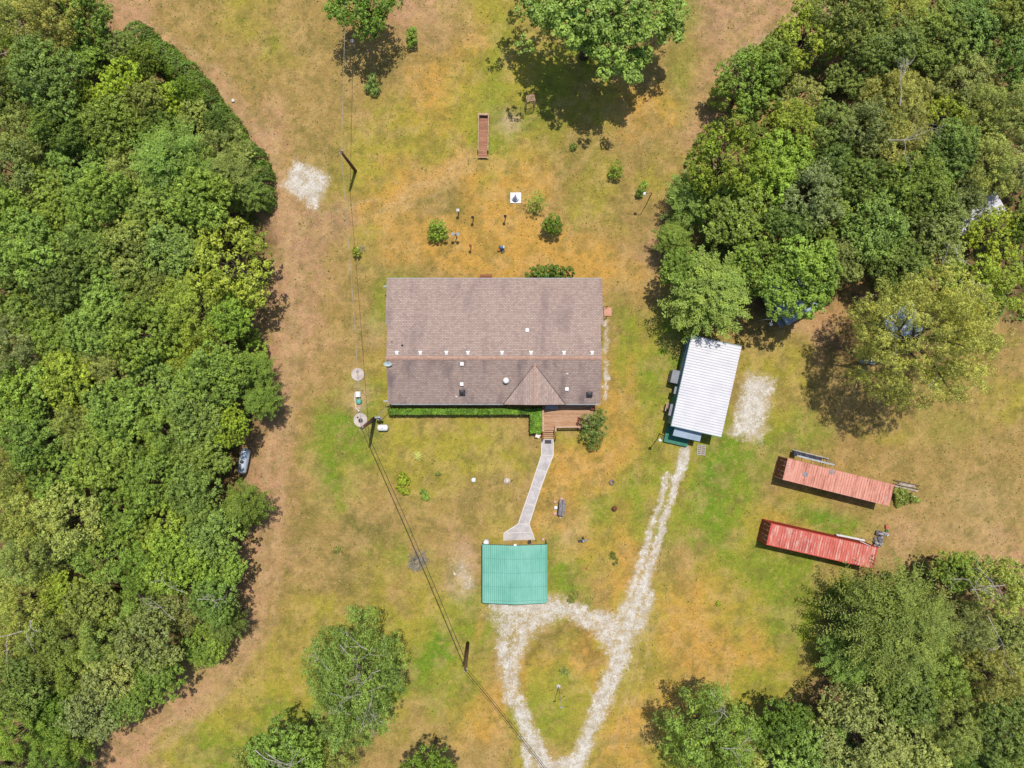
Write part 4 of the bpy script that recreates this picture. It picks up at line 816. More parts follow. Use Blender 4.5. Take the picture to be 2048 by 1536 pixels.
for yy, l, w, mt in ((2.6, 4.0, .18, M_TRIM), (-1.15, .8, .4, M_GREYP), (-3.4, 1.3, .45, M_GREYP)):
    m = MB(); m.box((-2.66-w/2, yy, 2.15), (w, l, .05), ry=-.25); m.build('window_awning', mt, shed)
    m = MB(); m.box((-2.67, yy, 1.5), (.05, l*.8, .9)); m.build('window', M_GLASS, shed)
m = MB(); m.box((-3.1, .35, .85), (.95, 1.35, 1.7)); m.add([(-3.6, -.38, 1.7), (-2.65, -.38, 2.0), (-2.65, 1.08, 2.0), (-3.6, 1.08, 1.7)], [(0, 1, 2, 3)]); m.build('lean_to_cabinet', M_GREYP, shed)
m = MB(); m.box((-2.68, -2.25, 1.1), (.06, .9, 2.0)); m.build('door', M_GREENW, shed)
# porch at the front: green platform, blue-grey awning on posts
m = MB(); m.box((-1.2, -6.15, .42), (2.75, 1.9, .08)); m.box((-1.2, -7.08, .2), (2.75, .05, .4)); m.build('porch_floor', M_GREENW, shed)
m = MB(); m.add([(-2.15, -5.2, 2.45), (.95, -5.2, 2.45), (.95, -6.15, 2.25), (-2.15, -6.15, 2.25), (-2.15, -5.2, 2.42), (.95, -5.2, 2.42), (.95, -6.15, 2.22), (-2.15, -6.15, 2.22)], [(0, 3, 2, 1), (4, 5, 6, 7), (3, 7, 6, 2), (0, 4, 7, 3), (1, 2, 6, 5)]); m.build('awning', M_BLUEG, shed)
for x in (-2.1, .9): m = MB(); m.box((x, -6.1, 1.3), (.08, .08, 1.8)); m.build('post', M_GREENW, shed)
m = MB(); m.box((-.6, -4.98, 1.45), (.9, .06, 2.0)); o = m.build('door', M_WHITE, shed)
def pallet(loc, rz, label, c=(206, 188, 186)):
    M = pmat('pallet_wood', C(*c), None, 5, .9); t = thing('pallet', loc, rz, label, 'pallet')
    m = MB(); [m.box((0, y, .125), (1.0, .11, .022)) for y in np.linspace(-.53, .53, 6)]; m.build('deck_board', M, t)
    m = MB(); [m.box((x, 0, .06), (.09, 1.2, .10)) for x in (-.45, 0, .45)]; m.build('stringer', M, t)
x, y = W(1403, 900, .2); pallet((x, y, 0), -.09, 'weathered wooden pallet lying at the workshop porch')
x, y = W(1334.5, 814, .4); t = thing('leaning_board', (x, y, 0), -.24, 'pink and white board leaning beside the workshop wall', 'board')
m = MB(); m.box((0, 0, .45), (.06, 1.0, .95), ry=-.5); m.build('panel', pmat('pink_board', C(226, 176, 160), C(236, 220, 204), 2, .7), t); m = MB(); m.box((-.24, -.52, .25), (.5, .05, .05)); m.build('foot', M_DARK, t)

# carport
M_CG = NT('green_carport_metal'); P = M_CG.n('ShaderNodeTexCoord').outputs['Object']
c = M_CG.mix(M_CG.rng(M_CG.noise(P, .35, 3, .5), .35, .65, 0, 1), C(122, 192, 168), C(142, 206, 186)); c = M_CG.mix(M_CG.rng(M_CG.noise(P, .9, 5, .65, (4, .5, 1)), .55, .72, 0, .45), c, C(92, 158, 136))
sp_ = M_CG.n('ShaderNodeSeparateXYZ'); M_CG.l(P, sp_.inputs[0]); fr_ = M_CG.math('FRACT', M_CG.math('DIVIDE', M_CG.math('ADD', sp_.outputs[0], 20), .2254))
rib_shade = M_CG.math('MULTIPLY', M_CG.rng(fr_, .78, .95, 0, 1), M_CG.rng(M_CG.noise(P, 1.2, 5, .7, (3, .35, 1)), .36, .62, .12, .8)); c = M_CG.mix(rib_shade, c, C(62, 116, 104))   # rib shading painted as a dark line along each rib
fy_ = M_CG.math('FRACT', M_CG.math('DIVIDE', M_CG.math('ADD', sp_.outputs[1], 20), 1.55)); c = M_CG.mix(M_CG.math('MULTIPLY', M_CG.math('LESS_THAN', fy_, .035), .45), c, C(86, 130, 116))   # screw lines and sheet laps
c = M_CG.mix(M_CG.rng(M_CG.noise(P, .5, 4, .7), .58, .72, 0, .4), c, C(166, 206, 186))
M_CG.l(c, M_CG.b.inputs['Base Color']); M_CG.b.inputs['Roughness'].default_value = .45; M_CG = M_CG.m
cp = thing('carport', (.3, -21.15, 0), 0, 'green ribbed metal carport at the end of the driveway', 'carport')
pr = [(-3.66, 1.9), (-3.62, 2.22), (-3.5, 2.38), (-3.3, 2.46), (0, 2.97), (3.3, 2.46), (3.5, 2.38), (3.6, 2.22), (3.64, 1.9)]
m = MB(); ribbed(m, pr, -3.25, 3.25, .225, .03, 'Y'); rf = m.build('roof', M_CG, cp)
M_CF = pmat('dark_green_frame', C(30, 92, 78), C(24, 74, 64), 2, .5)
m = MB()
for y in (-3.28, 3.28): m.tube([(x*.995, y, z-.05) for x, z in pr], .035, 5)
m.build('edge_trim', M_CF, rf)
for x in (-3.58, 3.58):
    for y in (-3.1, 0, 3.1): m = MB(); m.box((x, y, 1.0), (.07, .07, 2.0)); m.box((x, y, .03), (.16, .16, .06)); m.build('post', M_CF, cp)
for y in (-3.1, 0, 3.1): m = MB(); m.tube([(-3.55, y, 2.0), (0, y, 2.75), (3.55, y, 2.0)], .03, 5); m.build('roof_bow', M_CF, cp)

# shipping containers
def contmat(name, c1, c2, c3, wear):
    s = NT(name); P = s.n('ShaderNodeTexCoord').outputs['Object']
    c = s.mix(s.rng(s.noise(P, .5, 4, .6), .4, .62, 0, 1), c1, c2)
    c = s.mix(s.rng(s.noise(P, 1.5, 6, .78, (3.2, .35, 1)), .49, .60, 0, wear), c, c3)
    c = s.scale(c, s.rng(s.noise(P, 9, 3, .7), .3, .7, .84, 1.12)); s.l(c, s.b.inputs['Base Color']); s.b.inputs['Roughness'].default_value = .65; return s.m
M_DOOR = pmat('dark_red_door', C(156, 80, 64), C(124, 58, 50), 2, .6)
M_MARK = pmat('faded_lettering', C(226, 214, 208, .6), C(206, 190, 186, .6), 4, .7)
M_BARL = pmat('lock_rod', C(206, 150, 138), C(176, 120, 110), 4, .6)
def container(px, py, ang, mat, label, seed, rust, roofmarks, roofmat=None):
    x, y = W(px, py, 2.9); t = thing('shipping_container', (x, y, 0), math.radians(ang), label, 'shipping container', 'shipping containers'); rr_ = random.Random(seed)
    m = MB(); m.box((0, 0, 1.48), (12.05, 2.34, 2.66)); 
    for sy in (-1, 1):
        for i in range(42): m.box((-5.8+i*.283, sy*1.19, 1.5), (.13, .05, 2.5))
    m.build('side_wall', mat, t)
    m = MB(); m.box((0, 0, .1), (12.19, 2.44, .2))
    for sx in (-1, 1):
        for sy in (-1, 1): m.box((sx*6.03, sy*1.16, 1.5), (.13, .12, 2.6)); m.box((sx*6.02, sy*1.15, 2.84), (.17, .16, .13))
    for sy in (-1, 1): m.box((0, sy*1.18, 2.79), (11.9, .08, .10))
    for sx in (-1, 1): m.box((sx*6.03, 0, 2.79), (.1, 2.2, .10))
    m.build('frame', mat, t)
    m = MB(); ribbed(m, [(-1.14, 0), (1.14, 0)], -4.9, 5.7, .283, .055, 'X'); m.v = [(b, -a, 2.83+c) for a, b, c in m.v]
    m.box((-5.4, 0, 2.82), (1.0, 2.28, .03)); m.box((5.83, 0, 2.82), (.25, 2.28, .03)); rf = m.build('roof', roofmat or mat, t)
    if roofmarks:
        m = MB(); [m.box((-5.72, .75-i*.17, 2.839), (.12+.05*rr_.random(), .06, .004)) for i in range(9) if rr_.random() < .85]; [m.box((5.6, -.3-i*.17, 2.868), (.13, .07, .004)) for i in range(5)]; m.build('white_marks', M_MARK, rf)
        for u, v in ((-3.8, -.05), (-1.0, .95)): m = MB(); m.lathe([(.28, 0), (.26, .006), (.0, .008)], (u, v, 2.872), 12); m.build('patch', M_GREYP, rf)
    for sy in (-1, 1):
        m = MB(); m.box((-6.06, sy*.56, 1.48), (.05, 1.06, 2.5)); d_ = m.build('door', M_DOOR, t)
        for q in (.3, .8): m = MB(); m.tube([(-6.12, sy*q, .3), (-6.12, sy*q, 2.7)], .022, 5); m.box((-6.13, sy*q, 1.2), (.03, .2, .05)); m.build('lock_rod', M_BARL, d_)
        m = MB()
        for k in range(5 if sy > 0 else 6): m.box((-6.09, sy*(.5+.13*rr_.random())-.2+k*.07, 2.25-.0*k-(1.2 if sy < 0 else 0)*rr_.random()), (.01, .05, .12))
        m.build('door_marks', M_MARK, d_)
    m = MB(); m.box((6.05, 0, 1.48), (.04, 2.2, 2.5)); m.build('end_wall', mat, t); return t
c1 = container(1677.5, 964.6, -14.0, contmat('salmon_container_paint', C(232, 164, 142), C(222, 150, 128), C(172, 100, 78), .75), 'faded salmon shipping container with dark red doors, the upper of the two', 1, .3, True)
c2 = container(1645, 1092.5, -12.8, contmat('red_container_paint', C(222, 82, 66), C(200, 68, 56), C(188, 104, 86), .4), 'bright red rust-streaked shipping container, the lower of the two', 2, .8, False, contmat('weathered_red_roof', C(218, 112, 96), C(190, 88, 76), C(230, 184, 166), .9))
def on_line(p, q, z): (x0, y0), (x1, y1) = W(*p, z), W(*q, z); return x0, y0, x1, y1
# aluminium frame leaning on the upper container
x0, y0 = W(1618, 915, .1); t = thing('ladder_frame', (x0, y0, 0), math.radians(-14), 'silver ladder-like frame leaning on the upper container beside its left end', 'frame')
for y, z in ((.42, .35), (-.12, 2.0)): m = MB(); m.box((0, y, z), (4.3, .07 if z < 1 else .16, .06)); m.build('rail', M_GALV, t)
for xx in (-2.0, -1.6, -.7, .45, 1.5, 1.75, 2.1): m = MB(); m.tube([(xx, .42, .35), (xx, -.12, 2.0)], .028, 5); m.tube([(xx, .42, .35), (xx, .42, 0)], .02, 4); m.build('rung', M_GALV, t)
m = MB(); m.box((-1.9, .1, .9), (.62, .5, .5)); m.box((-.2, .12, .25), (3.2, .42, .06)); m.build('black_box_shade_sheet', pmat('black_box_shade_sheet', C(48, 54, 74), C(34, 38, 52), 3, .4), t)  # black box at the end; the flat dark sheet stands in for shadow
x0, y0 = W(1812, 973, .2); t = thing('timber_rack', (x0, y0, 0), math.radians(-13), 'low dark-railed timber rack with pale boards by the upper container', 'timber rack')
for y in (.42, -.02): m = MB(); m.box((0, y, .34), (3.0, .06, .08)); m.build('rail', M_DARK, t)
m = MB(); [m.box((rg.uniform(-.3, .3), yy, .24+.01*i), (rg.uniform(1.6, 2.6), .13, .03), rz=rg.uniform(-.06, .06)) for i, yy in enumerate((.34, .2, .08))]; m.box((.1, -.22, .2), (2.7, .2, .04)); m.build('board', pmat('grey_board', C(206, 190, 172), C(170, 150, 132), 3, .9), t)
for xx in (-1.4, 1.4):
    for y in (.42, -.02): m = MB(); m.box((xx, y, .15), (.07, .07, .3)); m.build('leg', M_DARK, t)
m = MB(); m.tube([W(1823, 991, .1)+(.1,), W(1833, 995, .1)+(.1,)], .06, 8); tag(m.build('white_pipe', M_WHITE), 'short white pipe lying in the weeds right of the upper container', 'pipe')
lobes_thing([(1797, 984, .5, .5), (1806, 988, .6, .5), (1815, 990, .4, .45), (1824, 998, .3, .3), (1798, 996, .5, .4), (1808, 1002, .3, .3), (1834, 1000, .2, .2), (1796, 1008, .2, .25)], 'olive', 'weed_clump', 'leafy weeds sprawling off the right end of the upper container', 'weeds', 320, mat=BLADE, asp=.18, ls=.45, dens=.55)
t = thing('leaning_plank', W(1701, 1075, .6)+(0,), math.radians(-11.5), 'long white plank leaning on the far side of the red container', 'plank'); m = MB(); m.box((0, 0, .62), (3.3, .05, .3), rx=.5); m.build('plank_board', M_WHITE, t)
m = MB(); [m.box((xx, .1, .3), (.06, .06, .6)) for xx in (-1.3, 1.3)]; m.build('prop', M_LUMBER, t)
x, y = W(1730, 1087, 2.92); m = MB(); m.tube([(x-.55, y+.26, 2.93), (x+.6, y-.28, 2.93)], .035, 6); tag(m.build('white_pipe', M_WHITE), 'thin white pipe lying on the roof edge of the red container', 'pipe')
# scrap heap
M_SLATE = pmat('grey_slate', C(150, 142, 142), C(96, 88, 92), 5, .8)
t = thing('slate_stack', W(1758, 1078, .3)+(0,), math.radians(-10), 'stack of broken grey slates and blocks right of the red container', 'slate stack'); rr_ = random.Random(7)
for mt, nn in ((M_SLATE, 60), (pmat('pale_slate', C(196, 190, 190), C(150, 144, 148), 5, .8), 26)):
    m = MB(); [m.box((rr_.uniform(-.38, .38), rr_.uniform(-.85, .85), rr_.uniform(.1, .5)), (rr_.uniform(.15, .42), rr_.uniform(.12, .36), rr_.uniform(.04, .14)), rz=rr_.uniform(0, 3), rx=rr_.uniform(-.6, .6), ry=rr_.uniform(-.6, .6)) for _ in range(nn)]; m.build('slates', mt, t)
m = MB(); [m.box((.5+.22*i, .75-.06*i, .14), (.3, .26, .22), rz=.3*i) for i in range(3)]; m.build('concrete_block', M_CONC, t)
m = MB(); x, y = W(1774.5, 1053.5, .2); m.box((x, y, .14), (.4, .42, .28), rz=.1); m.box((x, y, .29), (.34, .36, .02), rz=.1); tag(m.build('brick_stack', pmat('brick_red', C(216, 132, 106), C(190, 108, 84), 6, .9)), 'small salmon brick stack beside the grey slates', 'bricks')
m = MB(); x, y = W(1773.5, 1061.5, .2); m.lathe([(.12, 0), (.15, .3), (.13, .3), (.1, .05)], (x, y, 0), 12); tag(m.build('green_bucket', pmat('green_plastic', C(96, 140, 96), None, 3, .5)), 'faded green bucket between the brick stack and the slates', 'bucket')

# roofs half hidden in the right wood
def hut(px, py, z, w, l, ang, roofm, label, name='shed', wallm=None, mono=True):
    x, y = W(px, py, z); t = thing(name, (x, y, 0), math.radians(ang), label, 'shed')
    m = MB(); m.box((0, 0, (z-.25)/2), (w-.4, l-.4, z-.25)); m.build('wall', wallm or M_TEAL, t)
    m = MB(); ribbed(m, [(-w/2, z-.18), (w/2, z+.12)] if mono else [(-w/2, z-.35), (0, z+.15), (w/2, z-.35)], -l/2, l/2, .3, .03, 'X'); m.build('roof', roofm, t)
    m = MB(); m.box((w/2-.17, 0, 1.0), (.06, .9, 1.95)); m.build('door', M_GREYP, t); return t
t = hut(1584, 593, 2.9, 4.2, 5.0, 32, M_BLUEG, 'blue-grey roofed shed corner showing from under the wood, above the workshop')
m = MB(); m.box((-2.35, -.6, 1.9), (.5, 3.6, .05)); m.build('side_awning', M_GREYP, t)
hut(1957, 428, 3.0, 5.6, 2.4, 30, M_WROOF, 'white metal shed roof glimpsed in the upper right wood')
hut(1806, 645, 2.6, 3.6, 3.8, 20, M_BLUEG, 'pale blue shed roof hidden under the huge olive crown')
t = thing('picnic_bench', W(1735, 724, .5)+(0,), -.1, 'dark bench in the shade left of the huge olive crown', 'bench'); m = MB(); m.box((0, 0, .45), (1.8, .4, .06)); m.build('seat', M_GREYP, t)
for q in (-.7, .7): m = MB(); m.box((q, 0, .21), (.08, .36, .42)); m.build('leg', M_DARK, t)
pallet(W(1715, 597, .2)+(0,), 1.4, 'old wooden pallet in the shade below the right wood', (150, 130, 116))

# ------------------------------------------------------------------ poles and wires
M_POLE = pmat('creosoted_pole', C(126, 88, 62), C(98, 66, 48), 2, .9, stretch=(1, 1, .2))
M_WIRE = pmat('cable', C(70, 66, 56), None, 2, .6); M_WIREL = pmat('bare_cable', C(196, 192, 182), None, 2, .5)
def pole(px, py, tx, ty, h, label, r=.17):
    b = W(px, py, 0); tp = W(tx, ty, h); t = thing('utility_pole', (b[0], b[1], 0), 0, label, 'utility pole', 'utility poles')
    e = np.array([tp[0]-b[0], tp[1]-b[1], h]); m = MB(); m.tube([(0, 0, 0), e*.5, e], [r*1.15, r, r*.72], 12); m.build('shaft', M_POLE, t)
    m = MB(); m.box(e+np.array([0, 0, -.25]), (.5, .06, .08), rz=.8); m.build('bracket', M_GALV, t)
    for k in (-.2, .2): m = MB(); m.lathe([(.03, 0), (.06, .05), (.045, .14), (.02, .16)], e+np.array([k*.7, k*.7, -.2]), 8); m.build('insulator', M_WHITE, t)
    return np.array([tp[0], tp[1], h])
T3 = pole(711, 342, 682, 303, 6.85, 'leaning brown utility pole right of the gravel square')
T1 = pole(749, 837, 722.5, 857, 8.0, 'thick brown utility pole beside the white gas tank at the house corner', .2)
T2 = pole(935.5, 1286, 931, 1341, 7.8, 'lone brown utility pole left of the driveway loop', .18)
t = thing('pole_equipment', (0, 0, 0)); bpy.data.objects.remove(t)
def wire(a, b, sag, r=.018, n=14, off=(0, 0, 0)): return [tuple(np.array(a)+(np.array(b)-np.array(a))*u+np.array([0, 0, -sag*4*u*(1-u)])+np.array(off)) for u in np.linspace(0, 1, n)]
def wires(name, label, specs, mat=M_WIRE, group='overhead wires'):
    m = MB(); [m.tube(w, r, 4, caps=False) for w, r in specs]; return tag(m.build(name, mat), label, 'wire', group)
top = np.array(W(690, -160, 7.0)+(7.0,))
wires('overhead_wire', 'overhead service wire from the leaning pole to the pole at the house corner', [(wire(T3, T1, .5), .022)], M_WIREL)
wires('overhead_wire', 'overhead wire running off the top edge from the leaning utility pole', [(wire(top, T3, .6), .022)], M_WIREL)
end = np.array(W(1130, 1590, 7.4)+(7.4,))
wires('overhead_wire', 'twin overhead cables from the house corner pole to the lone pole', [(wire(T1, T2, .5), .028), (wire(T1, T2, .75, off=(.3, .1, -.25)), .022)])
wires('overhead_wire', 'overhead cables running off the bottom edge from the lone pole', [(wire(T2, end, .3), .03), (wire(T2, end, .5, off=(-.25, -.2, -.3)), .02)])
b = W(777, 809, 2.7); e = W(756, 832, 2.3); wires('service_conduit', 'pale service line from the meter post to the house eave corner', [([b+(2.7,), e+(2.3,)], .03)], M_WIREL)

# yard lights
M_GLOBE = pmat('white_globe', C(250, 250, 250, .65), None, 2, .4, famt=.03)
def yard_light(base, apex, lamp, label, r=.045, mat=None):
    b = W(*base, 0); P = lambda q: np.array(((q[0]-1024)/F*H-b[0], -(q[1]-768)/F*H-b[1], q[2]))
    t = thing('yard_light', (b[0], b[1], 0), 0, label, 'yard light', 'yard lights'); a = P(apex); m = MB(); m.tube([(0, 0, 0), a*[.35, .35, .55], a], [r*1.3, r, r], 8); m.build('shaft', mat or M_DARK, t)
    l = P(lamp)
    if np.linalg.norm(l-a) > .3: m = MB(); m.tube([a, (a+l)/2+[0, 0, .12], l+[0, 0, .1]], r*.8, 6); m.build('arm', mat or M_DARK, t)
    m = MB(); m.lathe([(.03, .2), (.16, .12), (.2, 0), (.15, -.12), (.03, -.18)][::-1], l, 12); m.build('globe', M_GLOBE, t)
yard_light((1300, 393), (1287, 406, 4.3), (1276.5, 406, 3.9), 'crooked dark yard light near the right wood edge, level with the fountain')
yard_light((1319, 867.5), (1312, 866, 4.2), (1306, 875, 3.9), 'hooked dark yard light left of the workshop porch')
yard_light((720, 116.5), (719, 116, 3.9), (719.5, 115.5, 4.0), 'tall pale yard light in the shadow of the top-left tree', mat=M_GALV)
yard_light((1515, 641), (1516, 645, 4.2), (1516, 654, 4.1), 'white yard light at the foot of the right wood', mat=M_WHITE)
b = W(1117, 1373); t = thing('thin_pole', b+(0,), 0, 'thin grey pole standing inside the driveway loop', 'pole'); m = MB(); m.tube([(0, 0, 0), (0, -.1, 5)], [.035, .025], 6); m.build('shaft', M_GALV, t); m = MB(); m.lathe([(.26, -.03), (.22, .04), (.05, .05)], n=12); m.build('footing', M_CONC, t); m = MB(); m.box((0, -.1, 5.0), (.3, .12, .1)); m.build('pole_cap', M_GALV, t)
# meter post and tanks beside the house
x, y = W(761, 835, 0); t = thing('meter_post', (x, y, 0), 0, 'cluster of grey meter boxes on a post near the hedge end', 'meter post'); m = MB(); m.box((0, 0, 1.1), (.12, .12, 2.2)); m.build('post', M_BROWNW, t)
for dx_, dy_, z, s_ in ((-.1, .1, 1.9, .3), (.2, .12, 2.0, .34), (.05, -.12, 1.6, .3), (.34, -.05, 1.5, .26)): m = MB(); m.box((dx_, dy_, z), (s_, .2, s_*1.3)); m.lathe([(.1, 0), (.12, .08), (.04, .14)], (dx_, dy_, z+s_*.6), 10); m.build('meter_box', M_GALV, t)
def tank(px, py, z, L_, r, ang, mat, label, lid, legs):
    x, y = W(px, py, z+r); t = thing('gas_tank', (x, y, 0), ang, label, 'gas tank'); pr_ = [(0.001, -L_/2)]+[(r*math.sin(q), -L_/2+r*.7*(1-math.cos(q))) for q in np.linspace(.25, math.pi/2, 6)]; pr_ += [(a_, -b_) for a_, b_ in pr_[::-1]]
    m = MB(); m.lathe(pr_, n=22); m.v = [(b_, a_, c_+z+r) for a_, c_, b_ in m.v]; m.build('vessel', mat, t)
    m = MB(); m.lathe([(lid, 0), (lid*1.05, .12), (lid*.8, .2), (.02, .22)], (0, 0, z+2*r-.05), 14); m.build('valve_cover', M_DARK if lid > .12 else M_WHITE, t)
    for q in (-.3, .3): m = MB(); m.box((q*L_, 0, z/2+.05), (.1, r*1.2, z+.12)); m.build('leg', M_CONC, t)
tank(765.5, 855.5, .12, 1.28, .37, 0, M_WHITE, 'white horizontal gas tank on the lawn by the utility pole', .1, 2)
tank(487.5, 922.5, .2, 2.95, .53, math.radians(78.5), pmat('silver_paint', C(190, 208, 226, .6), C(222, 226, 234, .6), 1.4, .35, .2, fine=5), 'big silver gas tank half under the left wood edge', .2, 2)
# septic lids and pump
def slab_round(px, py, r, label, centre):
    x, y = W(px, py, .08); t = thing('concrete_lid', (x, y, 0), 0, label, 'concrete lid', 'round concrete lids'); m = MB(); m.lathe([(r, 0), (r, .1), (r*.97, .12), (.0, .125)], n=30, smooth=False); m.build('disc', pmat('lid_concrete', C(216, 200, 186, .62), C(184, 172, 164, .62), 1.6, .9), t)
    for dx_, dy_, rr2, mt in centre: m = MB(); m.lathe([(rr2, .1), (rr2, .17), (rr2*.85, .18), (0, .18)], (dx_, dy_, 0), 18); m.build('hatch', mt, t)
slab_round(715.5, 748.8, .75, 'round concrete septic lid with two small hatches, the upper one', [(-.02, .3, .14, M_GREYP), (-.02, -.36, .13, M_CONC), (.02, 0, .1, M_CONC)])
slab_round(721, 840, .8, 'round concrete septic lid with a dark centre by the utility pole', [(.02, -.05, .26, M_DARK), (-.3, .3, .1, M_DARK)])
x, y = W(716.5, 788.5, .4); m = MB(); m.box((x, y, .25), (.48, .56, .5)); m.box((x, y, .52), (.54, .62, .05)); tag(m.build('pump_box', M_WHITE), 'white pump control box between the two septic lids', 'box')
x, y = W(717.5, 803, .3); m = MB(); m.lathe([(.3, 0), (.34, .22), (.3, .38), (.18, .46), (.02, .48)], (x, y, 0), 20); tag(m.build('tank_cap', pmat('sea_green_plastic', C(112, 196, 172), C(96, 178, 156), 2, .5)), 'sea-green domed tank cap below the white pump box', 'tank cap')
m = MB(); m.tube([W(q[0], q[1], .08)+(.08,) for q in ((714, 785), (709.5, 786), (709.8, 800), (712, 816), (717, 821), (720, 822))], .045, 6); m.tube([W(q[0], q[1], .1)+(.16,) for q in ((720.5, 812), (720.8, 834))], .035, 6); m.tube([W(718.5, 822)+(0,), W(718.5, 822)+(.35,)], .07, 8)
tag(m.build('white_pipework', M_WHITE), 'white pipework looping from the pump box to the lower septic lid', 'pipe')

# ------------------------------------------------------------------ yard things
# footbridge
x, y = W(966.6, 272, .5); t = thing('footbridge', (x, y, 0), -.018, 'narrow brown timber footbridge with side rails on the rear lawn', 'footbridge')
m = MB(); m.box((0, 0, .30), (1.0, 4.7, .07)); m.build('deck_boards', M_RAMP, t)
for q in (-1, 1):
    m = MB(); m.box((q*.56, .25, .92), (.09, 4.0, .045)); m.box((q*.56, .25, .6), (.04, 4.0, .09)); [m.box((q*.58, yy, .45), (.07, .07, .9)) for yy in (-1.7, -.7, .3, 1.3, 2.2)]; m.build('side_rail', M_LUMBER, t)
m = MB(); m.box((0, 2.36, .92), (1.3, .16, .05)); m.box((0, 2.36, .45), (1.2, .05, .3)); m.build('end_rail', M_LUMBER, t); m = MB(); m.box((.02, -2.4, .32), (1.25, .08, .1)); m.build('end_board', M_LUMBER, t)
# arbor
x, y = W(1060.5, 211, 0); t = thing('garden_arbor', (x, y, 0), .2, 'small slatted wooden arbor at the edge of the oak shadow', 'arbor')
for q in (-1, 1):
    m = MB(); [m.box((q*.5, yy, .9), (.045, .045, 1.8)) for yy in (-.25, 0, .25)]; [m.box((q*.5, 0, z), (.03, .55, .03)) for z in (.3, .7, 1.1, 1.5)]; m.build('side_trellis', M_LUMBER, t)
m = MB(); [m.tube([(-.5, yy, 1.8), (-.3, yy, 2.08), (0, yy, 2.18), (.3, yy, 2.08), (.5, yy, 1.8)], .025, 5) for yy in (-.27, .27)]; m.build('arch', M_LUMBER, t)
for xx in np.linspace(-.42, .42, 7): m = MB(); m.box((xx, 0, 2.2-.75*xx*xx), (.06, .78, .03)); m.build('slat', M_LUMBER, t)
# fountain
x, y = W(1031, 396, 0); t = thing('garden_fountain', (x, y, 0), 0, 'white tiered fountain on a square white slab behind the house', 'fountain')
m = MB(); m.box((.02, 0, .05), (1.22, 1.2, .1)); m.build('slab', M_WHITE, t)
m = MB(); m.lathe([(.2, .1), (.24, .2), (.42, .36), (.43, .42), (.38, .42), (.34, .38), (.07, .37), (.07, .76), (.27, .86), (.28, .92), (.24, .92), (.06, .9), (.05, 1.18), (.15, 1.26), (.15, 1.31), (.04, 1.3), (.04, 1.42), (.07, 1.48), (.01, 1.56)], n=24, smooth=False); m.build('tiers', M_WHITE, t)
m = MB(); x, y = W(1030.5, 389, .5); m.lathe([(.1, 0), (.12, .2), (.07, .42), (.09, .55), (.11, .62), (.06, .74), (.01, .78)], (x, y, 0), 12); m.tube([(x-.1, y, .5), (x-.2, y+.05, .3)], .035); m.tube([(x+.1, y, .5), (x+.22, y+.05, .32)], .035); tag(m.build('garden_statuette', M_TRIM), 'small pale statuette standing behind the fountain', 'statuette')
# bird houses and feeder posts
def post(px, py, h, label, kind, head, group='garden posts'):
    x, y = W(px, py, 0); t = thing(kind, (x, y, 0), 0, label, kind.replace('_', ' '), group); m = MB(); m.tube([(0, 0, 0), (.01, 0, h)], .055, 6); m.build('post', M_DARK, t); head(t, h)
def h_box(mat):
    def f(t, h): m = MB(); m.box((0, 0, h+.12), (.2, .2, .24)); m.add([(-.16, -.15, h+.22), (.16, -.15, h+.22), (0, -.15, h+.36), (-.16, .15, h+.22), (.16, .15, h+.22), (0, .15, h+.36)], [(0, 1, 2), (3, 5, 4), (0, 2, 5, 3), (1, 4, 5, 2), (0, 3, 4, 1)]); m.build('box', mat, t)
    return f
def h_t(t, h):
    m = MB(); m.box((0, 0, h), (.7, .06, .06)); m.build('crossbar', M_BROWNW, t)
    for q in (-.28, .28): m = MB(); m.box((q, 0, h+.12), (.24, .24, .16)); m.add([(q-.17, -.16, h+.2), (q+.17, -.16, h+.2), (q, -.16, h+.3), (q-.17, .16, h+.2), (q+.17, .16, h+.2), (q, .16, h+.3)], [(0, 1, 2), (3, 5, 4), (0, 2, 5, 3), (1, 4, 5, 2), (0, 3, 4, 1)]); m.build('bird_house', M_TRIM, t)
post(917.6, 427, 1.35, 'bird house with a white top on a dark post, highest on the rear lawn', 'bird_house', h_box(M_WHITE))
post(946.7, 441, 1.3, 'dark post with a small feeder right of the white bird house', 'bird_feeder', h_box(M_DARK))
post(913.4, 475, 1.7, 'double bird house on a T-shaped post right of the round shrub', 'bird_house', h_t)
post(942.2, 496.5, 1.15, 'short dark post below the double bird house', 'bird_feeder', h_box(M_BROWNW))
post(1010.6, 439, 1.35, 'dark post standing alone below the fountain', 'bird_feeder', h_box(M_DARK))
# lawn sculpture
x, y = W(1004, 497, 0); t = thing('lawn_sculpture', (x, y, 0), 0, 'blue and white lawn sculpture with orange flowers behind the house', 'sculpture')
MBl = pmat('sky_blue_glaze', C(120, 176, 214), C(96, 150, 196), 3, .4); MOr = pmat('orange_paint', C(226, 132, 52), C(196, 104, 40), 3, .5)
m = MB(); m.lathe([(.2, .05), (.26, .25), (.24, .5), (.12, .68), (.14, .74)], n=16); m.build('jar', MBl, t); m = MB(); m.box((.22, .12, .4), (.1, .3, .7), rx=.2); m.build('wing', M_WHITE, t); m = MB(); m.tube([(0, 0, .7), (-.02, -.25, .9), (0, -.3, .5)], .04); m.box((.0, -.4, .12), (.24, .22, .22)); m.box((.24, -.3, .1), (.16, .2, .2)); m.build('dark_block', M_DARK, t)
m = MB(); m.lathe([(.02, .1), (.15, .3), (.12, .34), (.02, .3)], (-.36, -.22, 0), 8, False); m.build('flower', MOr, t); m = MB(); m.box((-.3, .22, .25), (.12, .34, .05), rx=.5); m.build('leaf', M_GREENW, t)
